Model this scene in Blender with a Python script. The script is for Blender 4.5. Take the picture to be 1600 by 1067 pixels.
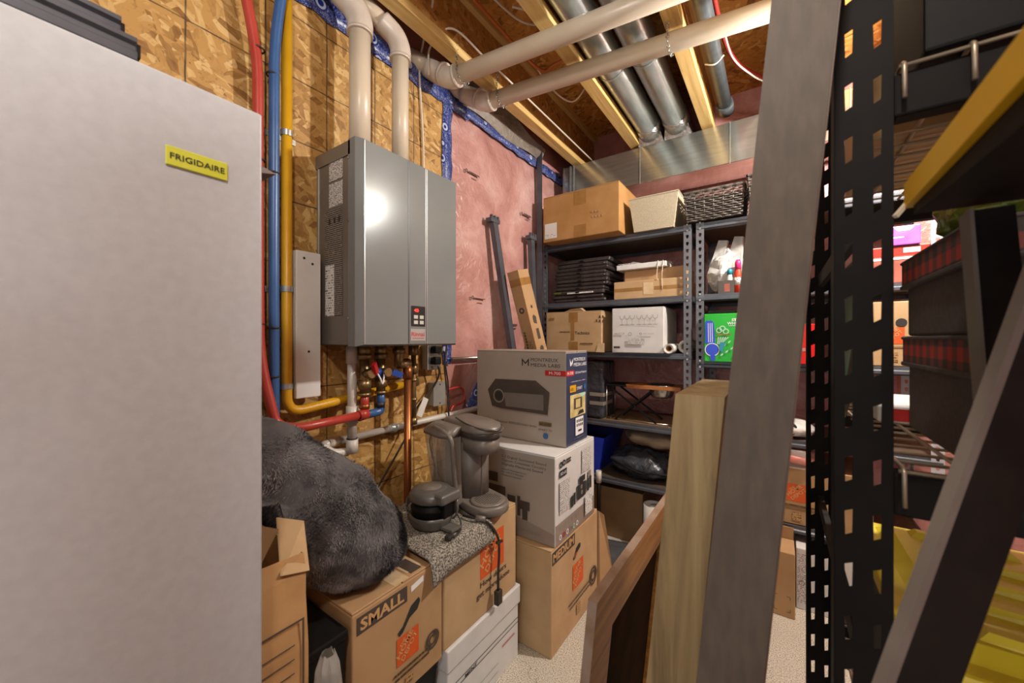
import bpy, bmesh, math, random
from mathutils import Vector, Matrix, noise as mnoise

# ------------------------------------------------------------------ scene, camera, light
scene = bpy.context.scene
for o in list(bpy.data.objects):
    bpy.data.objects.remove(o)
COL = scene.collection
EYE = 1.22
cam_data = bpy.data.cameras.new('camera')
cam = bpy.data.objects.new('camera', cam_data)
COL.objects.link(cam)
cam.location = (0, 0, EYE)
cam.rotation_euler = (math.radians(90), 0, math.radians(34.7))
cam_data.sensor_width = 36.0
cam_data.lens = 36.0 * 600.0 / 1600.0
cam_data.shift_y = -3.5 / 1600.0
cam_data.clip_start = 0.02
cam_data.dof.use_dof = True
cam_data.dof.focus_distance = 1.9
cam_data.dof.aperture_fstop = 5.0
scene.camera = cam

world = bpy.data.worlds.new('world')
scene.world = world
world.use_nodes = True
world.node_tree.nodes['Background'].inputs[0].default_value = (0.97, 0.98, 1.0, 1)
world.node_tree.nodes['Background'].inputs[1].default_value = 0.68

def point_light(name, loc, watts, radius, color):
    d = bpy.data.lights.new(name, 'POINT')
    d.energy = watts
    d.shadow_soft_size = radius
    d.color = color
    o = bpy.data.objects.new(name, d)
    o.location = loc
    COL.objects.link(o)
    return o
WARM = (1.0, 0.955, 0.89)
point_light('bulb_light_back', (0.50, 1.80, 2.23), 56, 0.045, WARM)
point_light('fill_light_front', (0.0, -0.20, 2.23), 15, 0.06, WARM)  # added fill lamp for the freezer, wall board and near faces

vs = scene.view_settings
vs.view_transform = 'Standard'
vs.look = 'None'
vs.gamma = 1.0
vs.use_curve_mapping = False
vs.exposure = 1.15

R = random.Random(7)

# ------------------------------------------------------------------ materials
def lin(h):
    h = h.lstrip('#')
    out = []
    for i in (0, 2, 4):
        v = int(h[i:i + 2], 16) / 255.0
        out.append(v / 12.92 if v <= 0.04045 else ((v + 0.055) / 1.055) ** 2.4)
    return (out[0], out[1], out[2], 1.0)

class NT:
    def __init__(self, name):
        self.m = bpy.data.materials.new(name)
        self.m.use_nodes = True
        self.t = self.m.node_tree
        self.b = self.t.nodes['Principled BSDF']
    def n(self, kind, **kw):
        nd = self.t.nodes.new(kind)
        for k, v in kw.items():
            if k.startswith('i_'):
                key = k[2:]
                nd.inputs[int(key) if key.isdigit() else key].default_value = v
            else:
                setattr(nd, k, v)
        return nd
    def l(self, a, b):
        self.t.links.new(a, b)
    def coord(self, scale=(1, 1, 1), rot=(0, 0, 0)):
        c = self.n('ShaderNodeTexCoord')
        mp = self.n('ShaderNodeMapping')
        mp.inputs['Scale'].default_value = scale
        mp.inputs['Rotation'].default_value = rot
        self.l(c.outputs['Object'], mp.inputs['Vector'])
        return mp.outputs['Vector']
    def mix(self, fac, a, b, blend='MIX'):
        m = self.n('ShaderNodeMix', data_type='RGBA', blend_type=blend)
        for idx, v in ((0, fac), (6, a), (7, b)):
            if hasattr(v, 'is_linked') or hasattr(v, 'links'):
                self.l(v, m.inputs[idx])
            else:
                m.inputs[idx].default_value = v
        return m.outputs[2]
    def ramp(self, fac, stops):
        r = self.n('ShaderNodeValToRGB')
        e = r.color_ramp.elements
        while len(e) < len(stops):
            e.new(0.5)
        for i, (p, c) in enumerate(stops):
            e[i].position = p
            e[i].color = c
        self.l(fac, r.inputs[0])
        return r.outputs[0]
    def math(self, op, a, b=None):
        m = self.n('ShaderNodeMath', operation=op)
        for i, v in enumerate((a, b)):
            if v is None:
                continue
            if hasattr(v, 'links'):
                self.l(v, m.inputs[i])
            else:
                m.inputs[i].default_value = v
        return m.outputs[0]
    def bump(self, h, strength, dist=0.002):
        b = self.n('ShaderNodeBump')
        b.inputs['Strength'].default_value = strength
        b.inputs['Distance'].default_value = dist
        self.l(h, b.inputs['Height'])
        self.l(b.outputs[0], self.b.inputs['Normal'])

def pm(name, c1, c2=None, scale=20, rough=0.6, metal=0.0, bump=0.0, stretch=(1, 1, 1), detail=4,
       coat=0.0, lo=0.35, hi=0.65, trans=0.0, alpha=1.0, emit=None, bdist=0.002, spec=None):
    t = NT(name)
    b = t.b
    b.inputs['Roughness'].default_value = rough
    b.inputs['Metallic'].default_value = metal
    b.inputs['Coat Weight'].default_value = coat
    b.inputs['Transmission Weight'].default_value = trans
    b.inputs['Alpha'].default_value = alpha
    if spec is not None:
        b.inputs['Specular IOR Level'].default_value = spec
    if emit:
        b.inputs['Emission Color'].default_value = lin(c1)
        b.inputs['Emission Strength'].default_value = emit
    if c2 is None:
        c2 = c1
    v = t.coord(stretch)
    nz = t.n('ShaderNodeTexNoise', i_Scale=scale, i_Detail=detail)
    t.l(v, nz.inputs['Vector'])
    col = t.ramp(nz.outputs[0], [(lo, lin(c1)), (hi, lin(c2))])
    t.l(col, b.inputs['Base Color'])
    if bump:
        t.bump(nz.outputs[0], bump, bdist)
    return t.m

def osb(name, axis, dark, mid, light, lines=False, fl=1.0):
    t = NT(name)
    t.b.inputs['Roughness'].default_value = 0.62
    warpc = t.coord()
    wn = t.n('ShaderNodeTexNoise', i_Scale=9.0, i_Detail=3.0)
    t.l(warpc, wn.inputs['Vector'])
    sub = t.n('ShaderNodeVectorMath', operation='SUBTRACT')
    t.l(wn.outputs['Color'], sub.inputs[0])
    sub.inputs[1].default_value = (0.5, 0.5, 0.5)
    scl = t.n('ShaderNodeVectorMath', operation='SCALE')
    scl.inputs['Scale'].default_value = 0.035
    t.l(sub.outputs[0], scl.inputs[0])
    add = t.n('ShaderNodeVectorMath', operation='ADD')
    t.l(warpc, add.inputs[0])
    t.l(scl.outputs[0], add.inputs[1])
    vals = []
    for k, ang in enumerate((0.35, 1.3, 2.35)):
        rot = [0, 0, 0]
        rot[axis] = ang
        sc = [1, 1, 1]
        o1, o2 = [i for i in range(3) if i != axis]
        sc[axis] = 3
        sc[o1] = 11 * fl
        sc[o2] = 42 * fl
        mr = t.n('ShaderNodeMapping')
        mr.inputs['Rotation'].default_value = rot
        t.l(add.outputs[0], mr.inputs['Vector'])
        ms = t.n('ShaderNodeMapping')
        ms.inputs['Scale'].default_value = sc
        ms.inputs['Location'].default_value = (k * 3.1, k * 1.7, k)
        t.l(mr.outputs[0], ms.inputs['Vector'])
        vo = t.n('ShaderNodeTexVoronoi', i_Scale=1.0)
        t.l(ms.outputs[0], vo.inputs['Vector'])
        sp = t.n('ShaderNodeSeparateColor')
        t.l(vo.outputs['Color'], sp.inputs[0])
        fine = t.n('ShaderNodeTexNoise', i_Scale=2.5, i_Detail=5.0)
        t.l(ms.outputs[0], fine.inputs['Vector'])
        vals.append(t.math('ADD', t.math('MULTIPLY', sp.outputs[0], 0.72), t.math('MULTIPLY', fine.outputs[0], 0.3)))
        if k == 0:
            sel = sp.outputs[1]
    pick = t.n('ShaderNodeTexNoise', i_Scale=14.0, i_Detail=2.0)
    t.l(warpc, pick.inputs['Vector'])
    f1 = t.math('GREATER_THAN', pick.outputs[0], 0.5)
    v01 = t.n('ShaderNodeMix', data_type='FLOAT')
    t.l(f1, v01.inputs[0]); t.l(vals[0], v01.inputs[2]); t.l(vals[1], v01.inputs[3])
    f2 = t.math('GREATER_THAN', sel, 0.66)
    v02 = t.n('ShaderNodeMix', data_type='FLOAT')
    t.l(f2, v02.inputs[0]); t.l(v01.outputs[0], v02.inputs[2]); t.l(vals[2], v02.inputs[3])
    v = v02.outputs[0]
    col = t.ramp(v, [(0.10, lin(dark)), (0.36, lin(mid)), (0.62, lin(mid)), (0.95, lin(light))])
    spk = t.n('ShaderNodeTexNoise', i_Scale=55.0, i_Detail=6.0, i_Roughness=0.7)
    t.l(warpc, spk.inputs['Vector'])
    sf = t.ramp(spk.outputs[0], [(0.56, (0, 0, 0, 1)), (0.68, (0.75, 0.75, 0.75, 1))])
    col = t.mix(sf, col, lin(dark))
    if lines:
        c = t.n('ShaderNodeTexCoord')
        sp = t.n('ShaderNodeSeparateXYZ')
        t.l(c.outputs['Object'], sp.inputs[0])
        masks = []
        for out, off, step in ((1, 0.549, 0.198), (2, 0.025, 0.206)):
            wob = t.math('MULTIPLY', t.math('SUBTRACT', wn.outputs[0], 0.5), 0.006)
            q = t.math('ADD', t.math('SUBTRACT', sp.outputs[out], off), wob)
            q = t.math('PINGPONG', q, step / 2.0)
            masks.append(t.math('LESS_THAN', q, 0.0021))
        mk = t.math('MAXIMUM', masks[0], masks[1])
        mk = t.math('MULTIPLY', mk, t.ramp(pick.outputs[0], [(0.25, (0.35, 0.35, 0.35, 1)), (0.55, (0.9, 0.9, 0.9, 1))]))
        col = t.mix(mk, col, lin('#3a2a16'))
    t.l(col, t.b.inputs['Base Color'])
    t.bump(v, 0.35, 0.002)
    return t.m

def wood(name, c1, c2, c3, axis, scale=1.0, rough=0.55):
    t = NT(name)
    t.b.inputs['Roughness'].default_value = rough
    s = [38 * scale] * 3
    s[axis] = 2.2 * scale
    v = t.coord(tuple(s))
    nz = t.n('ShaderNodeTexNoise', i_Scale=1.0, i_Detail=6.0, i_Roughness=0.62, i_Distortion=0.5)
    t.l(v, nz.inputs['Vector'])
    col = t.ramp(nz.outputs[0], [(0.30, lin(c1)), (0.5, lin(c2)), (0.72, lin(c3))])
    t.l(col, t.b.inputs['Base Color'])
    t.bump(nz.outputs[0], 0.15, 0.001)
    return t.m

def tape_mat(name):
    t = NT(name)
    t.b.inputs['Roughness'].default_value = 0.33
    v = t.coord((1, 1, 1))
    vo = t.n('ShaderNodeTexVoronoi', i_Scale=13.0)
    vo.inputs['Randomness'].default_value = 0.45
    t.l(v, vo.inputs['Vector'])
    d = vo.outputs['Distance']
    ring = t.math('LESS_THAN', t.math('ABSOLUTE', t.math('SUBTRACT', d, 0.23)), 0.045)
    core = t.math('LESS_THAN', d, 0.09)
    wv = t.n('ShaderNodeTexNoise', i_Scale=75.0, i_Detail=2.0, i_Distortion=1.8)
    t.l(v, wv.inputs['Vector'])
    scr = t.math('LESS_THAN', t.math('ABSOLUTE', t.math('SUBTRACT', wv.outputs[0], 0.5)), 0.018)
    scr = t.math('MULTIPLY', scr, t.math('GREATER_THAN', d, 0.34))
    m = t.math('MAXIMUM', t.math('MAXIMUM', ring, core), scr)
    t.l(t.mix(m, lin('#17307c'), lin('#b9bfd6')), t.b.inputs['Base Color'])
    wr = t.n('ShaderNodeTexNoise', i_Scale=30.0, i_Detail=3.0)
    t.l(v, wr.inputs['Vector'])
    t.bump(wr.outputs[0], 0.5, 0.006)
    return t.m

def poly_mat(name, c1, c2, c3):
    t = NT(name)
    b = t.b
    b.inputs['Roughness'].default_value = 0.30
    v = t.coord((1, 1, 1))
    n1 = t.n('ShaderNodeTexNoise', i_Scale=3.2, i_Detail=6.0, i_Roughness=0.62, i_Distortion=0.8)
    t.l(v, n1.inputs['Vector'])
    col = t.ramp(n1.outputs[0], [(0.28, lin(c1)), (0.52, lin(c2)), (0.75, lin(c3))])
    t.l(col, b.inputs['Base Color'])
    n2 = t.n('ShaderNodeTexNoise', i_Scale=16.0, i_Detail=5.0, i_Distortion=2.2)
    t.l(v, n2.inputs['Vector'])
    t.bump(n2.outputs[0], 0.55, 0.012)
    return t.m

def print_mat(name, paper, ink, rows, axis=2, dens=0.5):
    """rows of fine unreadable print on paper"""
    t = NT(name)
    t.b.inputs['Roughness'].default_value = 0.5
    c = t.n('ShaderNodeTexCoord')
    sp = t.n('ShaderNodeSeparateXYZ')
    t.l(c.outputs['Object'], sp.inputs[0])
    row = t.math('FRACT', t.math('MULTIPLY', sp.outputs[axis], rows))
    a = t.math('LESS_THAN', row, 0.55)
    v = t.coord((260, 260, rows * 1.0))
    nz = t.n('ShaderNodeTexNoise', i_Scale=1.0, i_Detail=1.0)
    t.l(v, nz.inputs['Vector'])
    m = t.math('MULTIPLY', a, t.math('GREATER_THAN', nz.outputs[0], 1 - dens))
    t.l(t.mix(m, lin(paper), lin(ink)), t.b.inputs['Base Color'])
    return t.m

def check_mat(name, base, red, both, step):
    t = NT(name)
    t.b.inputs['Roughness'].default_value = 0.9
    c = t.n('ShaderNodeTexCoord')
    sp = t.n('ShaderNodeSeparateXYZ')
    t.l(c.outputs['Object'], sp.inputs[0])
    def stripe(o, off):
        return t.math('LESS_THAN', t.math('FRACT', t.math('ADD', t.math('DIVIDE', o, step), off)), 0.5)
    h = t.math('MAXIMUM', stripe(t.math('ADD', sp.outputs[0], sp.outputs[1]), 0.1), 0.0)
    vv = stripe(sp.outputs[2], 0.35)
    s = t.math('ADD', h, vv)
    col = t.ramp(t.math('MULTIPLY', s, 0.5), [(0.0, lin(base)), (0.5, lin(both)), (1.0, lin(red))])
    t.l(col, t.b.inputs['Base Color'])
    return t.m

M = {}
M['osb_wall'] = osb('osb_wall', 0, '#7c531f', '#b48a4a', '#d9b87c', True, 1.35)
M['osb_sub'] = osb('osb_subfloor', 2, '#7c4a14', '#c4883c', '#e2b468')
M['osb_web'] = osb('osb_web', 0, '#7a4a1a', '#b07a38', '#d0a462')
M['pine'] = wood('pine_lumber', '#b58d4c', '#d4b06c', '#e2c68a', 1)
M['concrete'] = None
def concrete():
    t = NT('concrete_floor')
    t.b.inputs['Roughness'].default_value = 0.55
    v = t.coord()
    a = t.n('ShaderNodeTexNoise', i_Scale=240.0, i_Detail=3.0)
    b = t.n('ShaderNodeTexNoise', i_Scale=4.0, i_Detail=5.0)
    t.l(v, a.inputs['Vector']); t.l(v, b.inputs['Vector'])
    col = t.ramp(a.outputs[0], [(0.36, lin('#7a7264')), (0.48, lin('#c4bdae')), (0.62, lin('#e2ddd2'))])
    col = t.mix(t.math('MULTIPLY', b.outputs[0], 0.35), col, lin('#8d836e'))
    vo = t.n('ShaderNodeTexVoronoi', i_Scale=1.7, feature='DISTANCE_TO_EDGE')
    w = t.n('ShaderNodeTexNoise', i_Scale=5.0, i_Detail=5.0)
    t.l(v, w.inputs['Vector'])
    mx = t.n('ShaderNodeMix', data_type='VECTOR')
    mx.inputs[0].default_value = 0.25
    t.l(v, mx.inputs[4]); t.l(w.outputs['Color'], mx.inputs[5])
    t.l(mx.outputs[1], vo.inputs['Vector'])
    cr = t.math('MULTIPLY', t.math('LESS_THAN', vo.outputs['Distance'], 0.0016), 0.5)
    t.l(t.mix(cr, col, lin('#5a5142')), t.b.inputs['Base Color'])
    t.bump(a.outputs[0], 0.2, 0.001)
    return t.m
M['concrete'] = concrete()
M['tape'] = tape_mat('blue_sheathing_tape')
M['poly'] = poly_mat('pink_insulation_under_film', '#9a665e', '#b98a82', '#d0aea8')
M['poly_back'] = poly_mat('pink_film_shaded', '#96584c', '#bc8078', '#d6a8a2')  # same pink film; its rust tone is shelf shadow put into the colour
M['poly_grey'] = poly_mat('grey_film', '#6a5c50', '#8f8478', '#a89e94')
M['white_enamel'] = pm('white_enamel', '#b4b6ba', '#babcc0', 60, 0.38, bump=0.06, spec=0.4)
M['gasket'] = pm('grey_gasket', '#8a8a88', rough=0.6)
M['badge'] = pm('yellow_badge', '#c9cc3e', '#cfd24c', 10, 0.35)
M['ink_dark'] = pm('ink_dark', '#2a2a28', rough=0.6)
M['ink_brown'] = pm('ink_brown', '#4b4038', '#453a32', 40, 0.7)
M['ink_white'] = pm('ink_white', '#e4e4e4', rough=0.6)
M['ink_kraft'] = pm('ink_kraft', '#c49a66', rough=0.7)
M['ink_grey'] = pm('ink_grey', '#8a8178', rough=0.6)
M['ink_red'] = pm('ink_red', '#b3201e', rough=0.5)
M['ink_orange'] = pm('ink_orange', '#d2581c', '#cc521a', 30, 0.65)
M['kraft'] = pm('kraft_cardboard', '#a5825a', '#b08d64', 8, 0.78, bump=0.05, stretch=(1, 1, 1))
M['kraft_light'] = pm('kraft_cardboard_light', '#b09068', '#bb9c74', 9, 0.78, bump=0.05)
M['kraft_brown'] = pm('kraft_cardboard_brown', '#a0743f', '#ac804c', 9, 0.75, bump=0.05)
M['kraft_dark'] = pm('kraft_cardboard_dark', '#7a5e40', '#846848', 9, 0.8)
M['paper_bag'] = pm('kraft_paper', '#ad8455', '#b99060', 10, 0.72, bump=0.3, bdist=0.01)
M['tape_brown'] = pm('packing_tape_brown', '#8f6734', '#9b7340', 20, 0.25)
M['tape_clear'] = pm('packing_tape_clear', '#c9ad86', '#d4bb98', 25, 0.15, coat=0.5)
M['card_edge'] = pm('corrugated_edge', '#c8aa80', '#8a6a44', 90, 0.8, stretch=(1, 1, 1))
M['white_card'] = pm('white_card', '#c9c8c6', '#d2d1cf', 10, 0.55)
M['brown_card'] = pm('printed_taupe_card', '#8a7b70', '#94857a', 3, 0.42)
M['silver_card'] = pm('printed_silver_card', '#9c9084', '#aca094', 2.5, 0.36)
M['navy_card'] = pm('printed_navy_card', '#343a52', '#3d435c', 6, 0.3)
M['green_card'] = pm('green_card', '#1aa52a', '#22b234', 6, 0.4)
M['blue_ink'] = pm('blue_ink', '#2a48c8', '#3152d2', 10, 0.4)
M['light_blue'] = pm('light_blue_ink', '#a9cdb8', rough=0.5)
M['heater'] = pm('heater_silver_paint', '#767978', '#7c7f7e', 4, 0.20, metal=0.05, spec=0.12)
M['heater_side'] = pm('heater_side_reflection', '#6f685e', '#766f65', 4, 0.36, metal=0.2)  # brownish tone paints in what the casing side reflects
M['heater_dark'] = pm('heater_groove', '#4c4f50', rough=0.4, metal=0.4)
M['heater_light'] = pm('heater_edge_light', '#b8bbba', rough=0.3, metal=0.5)
M['label_white'] = print_mat('white_rating_label', '#cfcbc4', '#3a3632', 190)
M['label_clear'] = print_mat('instruction_label', '#8a8278', '#2c2822', 150, dens=0.62)
M['label_small'] = print_mat('small_label', '#dcdad6', '#444444', 120, dens=0.45)
M['print_kraft'] = print_mat('fine_print_on_kraft', '#b38a58', '#57442c', 90, dens=0.5)
M['print_white'] = print_mat('fine_print_on_white', '#cdccca', '#77726c', 130, dens=0.5)
M['print_navy'] = print_mat('fine_print_on_navy', '#343a52', '#b9bccc', 160, dens=0.5)
M['print_line'] = print_mat('line_of_print', '#8a6a44', '#463624', 60, dens=0.6)
M['ink_red_soft'] = pm('ink_red_soft', '#b88a88', '#b86a6a', 80, 0.6)
M['film_print'] = print_mat('film_print', '#b98a82', '#4c3634', 40, dens=0.62)
M['ink_mauve'] = pm('ink_mauve', '#5c4442', rough=0.5)
M['panel_black'] = pm('control_panel_black', '#262626', rough=0.25)
M['led'] = pm('red_led', '#ff2a1a', emit=2.5)
M['button'] = pm('button_white', '#bfbfb8', rough=0.4)
M['pvc'] = pm('pvc_cream', '#cbbca4', '#d6c8b2', 6, 0.32)
M['pvc_white'] = pm('pvc_white', '#c4bfb6', '#cfcac2', 8, 0.35)
M['pvc_cem'] = pm('pvc_fitting', '#c2b4a4', '#d2c8bc', 12, 0.34)
M['rubber'] = pm('black_rubber', '#1c1c1c', '#242424', 20, 0.55)
M['pex_red'] = pm('pex_red', '#a8382c', '#b24438', 10, 0.35)
M['pex_blue'] = pm('pex_blue', '#31588c', '#3a6298', 10, 0.35)
M['gas_yellow'] = pm('gas_yellow', '#c99512', '#d2a01c', 12, 0.4)
M['copper'] = pm('copper_pipe', '#9c5e34', '#a8683c', 8, 0.36, metal=0.75)
M['brass'] = pm('aged_brass', '#86704a', '#a08a60', 25, 0.38, metal=0.8)
M['handle_red'] = pm('handle_red', '#b22020', rough=0.4)
M['handle_blue'] = pm('handle_blue', '#26489a', rough=0.4)
M['galv'] = pm('galvanized_steel', '#a8b0ae', '#c4cac8', 30, 0.28, metal=0.75, stretch=(1, 0.2, 1))
M['galv_duct'] = pm('galvanized_trunk', '#b8bab2', '#c8cac2', 60, 0.17, metal=0.9, stretch=(0.08, 1, 1))
M['foil'] = pm('foil_tape', '#b8b8b4', '#d2d2ce', 60, 0.3, metal=0.9, bump=0.9, bdist=0.008)
M['steel'] = pm('bright_steel', '#b0b0ac', '#bcbcb8', 20, 0.25, metal=0.95)
M['abs'] = pm('abs_black_pipe', '#3c4144', '#4c5154', 30, 0.42)
M['gunmetal'] = pm('gunmetal_paint', '#4c4f56', '#575a62', 14, 0.34, metal=0.25)
M['rack_grey'] = pm('rack_grey', '#65676c', '#6e7076', 20, 0.4, metal=0.3)
M['rack_white'] = pm('rack_pale_grey', '#b8b6bc', '#c2c0c6', 20, 0.4)
M['rack_black'] = pm('rack_black', '#120e0b', '#18130f', 25, 0.6, spec=0.15)
M['shelf_board'] = pm('shelf_board', '#4a3c2c', '#58483a', 40, 0.75)
M['wire'] = pm('wire_deck', '#a89a86', '#b4a692', 25, 0.35, metal=0.6)
M['cable_white'] = pm('cable_white', '#cfc4b2', '#d8cebc', 10, 0.5)
M['cable_orange'] = pm('cable_orange', '#b8622a', rough=0.5)
M['cable_red'] = pm('cable_red', '#a83028', rough=0.45)
M['cable_black'] = pm('cable_black', '#2c2622', rough=0.5)
M['black_plastic'] = pm('black_plastic', '#100f0e', '#151413', 20, 0.55, spec=0.2)
M['black_film'] = pm('black_film', '#2e3036', '#3c3e46', 14, 0.26, bump=1.0, bdist=0.02)
M['black_fabric'] = pm('black_fabric', '#2c2625', '#3a3331', 40, 0.5, bump=0.3)
M['wheel'] = pm('dark_grey_vinyl', '#4a4d50', '#55585b', 9, 0.35, bump=0.4, bdist=0.01)
M['taupe_plastic'] = pm('taupe_plastic', '#6e665e', '#756d65', 20, 0.35)
M['taupe_dark'] = pm('taupe_plastic_dark', '#463f39', '#4c453f', 20, 0.3)
M['grey_plastic'] = pm('grey_plastic', '#54524e', '#5c5a56', 20, 0.32)
M['smoke'] = pm('smoked_clear_plastic', '#a8a198', rough=0.08, alpha=0.42, spec=0.8)
M['clear'] = pm('clear_plastic', '#e6e2da', rough=0.12, alpha=0.28, spec=0.8)
M['bag_white'] = pm('white_plastic_bag', '#b8b6b2', '#d8d6d2', 14, 0.3, bump=0.8, bdist=0.012)
M['tweed'] = pm('tweed_fabric', '#4c4842', '#a39c90', 210, 0.95, bump=0.6, lo=0.42, hi=0.58)
M['fur'] = pm('charcoal_fur', '#413e40', '#928f90', 15, 0.85, lo=0.36, hi=0.68)
M['fur_base'] = pm('charcoal_plush', '#444143', '#625f60', 14, 0.9)
M['canvas'] = pm('cream_canvas', '#a89c84', '#b5a992', 160, 0.9, bump=0.4)
M['wicker'] = pm('dark_wicker', '#3a3430', '#6a625a', 60, 0.45)
M['cloth_beige'] = pm('beige_cloth', '#8a7660', '#a08c74', 12, 0.85, bump=0.4, bdist=0.01)
M['blue_plastic'] = pm('blue_plastic', '#1c34b8', '#2440c4', 8, 0.35)
M['acacia'] = wood('acacia_wood', '#6a3518', '#9c5c2c', '#c48848', 0)
M['oak'] = wood('weathered_oak_laminate', '#64502f', '#887048', '#a08a5e', 2, 1.0)
M['plank'] = pm('grey_brown_laminate', '#493c30', '#55473a', 90, 0.6, stretch=(1, 1, 0.25), bump=0.04)
M['plank_edge'] = pm('dark_brown_edge', '#4a2e1a', '#5a3a22', 30, 0.5)
M['frame_wood'] = wood('stained_frame_wood', '#6a431a', '#946022', '#b07c36', 1)
M['frame_edge'] = pm('worn_frame_edge', '#7a5a40', '#8c7666', 20, 0.55)
M['frame_panel'] = pm('dark_panel', '#1c1106', '#281809', 12, 0.9, spec=0.02)
M['yellow_plastic'] = pm('yellow_plastic', '#dcc62a', '#e4d03a', 6, 0.4)
M['yellow_trim'] = pm('yellow_trim', '#e0b010', '#e8ba1c', 8, 0.4)
M['ladder_black'] = pm('ladder_black', '#1b1715', '#221d1a', 30, 0.6, spec=0.15)
M['ladder_edge'] = pm('ladder_grey_edge', '#6e645c', '#786e66', 20, 0.45)
M['check'] = check_mat('red_and_black_check', '#3b3532', '#a8342a', '#6e3a32', 0.034)
M['charcoal_cloth'] = pm('charcoal_cloth', '#453f3d', '#4d4745', 120, 0.9, bump=0.2)
M['purple'] = pm('purple_card', '#a24ab8', '#b868ca', 12, 0.35)
M['red_card'] = pm('red_card', '#a8241c', '#b63024', 6, 0.4)
M['red_gloss'] = pm('red_gloss', '#c81a14', '#d2241c', 6, 0.25)
M['rust_card'] = pm('rust_red_card', '#8e4a3c', '#a05c4c', 20, 0.5)
M['pink_plastic'] = pm('pink_plastic', '#e0387e', rough=0.35)
M['neon'] = pm('neon_yellow_plastic', '#c4d81e', rough=0.35)
M['red_plastic'] = pm('red_orange_plastic', '#e0442a', rough=0.35)
M['teal'] = pm('teal_plastic', '#2a8aa0', rough=0.35)
M['foil_green'] = pm('green_foil_wrap', '#4a6a24', '#8a7a2c', 18, 0.2, metal=0.3, bump=0.8, bdist=0.01)
M['paper_white'] = pm('white_paper', '#d2cfc8', '#dad7d0', 12, 0.7)
M['bulb'] = pm('lit_bulb', '#ffe2b8', emit=14.0)
M['white_board'] = pm('white_panel', '#d2d0cc', '#dad8d4', 10, 0.45)
M['grey_box'] = pm('grey_electrical_box', '#8c8a84', '#96948e', 20, 0.4, metal=0.2)
M['crumb'] = pm('yellow_packaging', '#b8a46a', '#d8c88e', 26, 0.4, bump=0.6)

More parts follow.
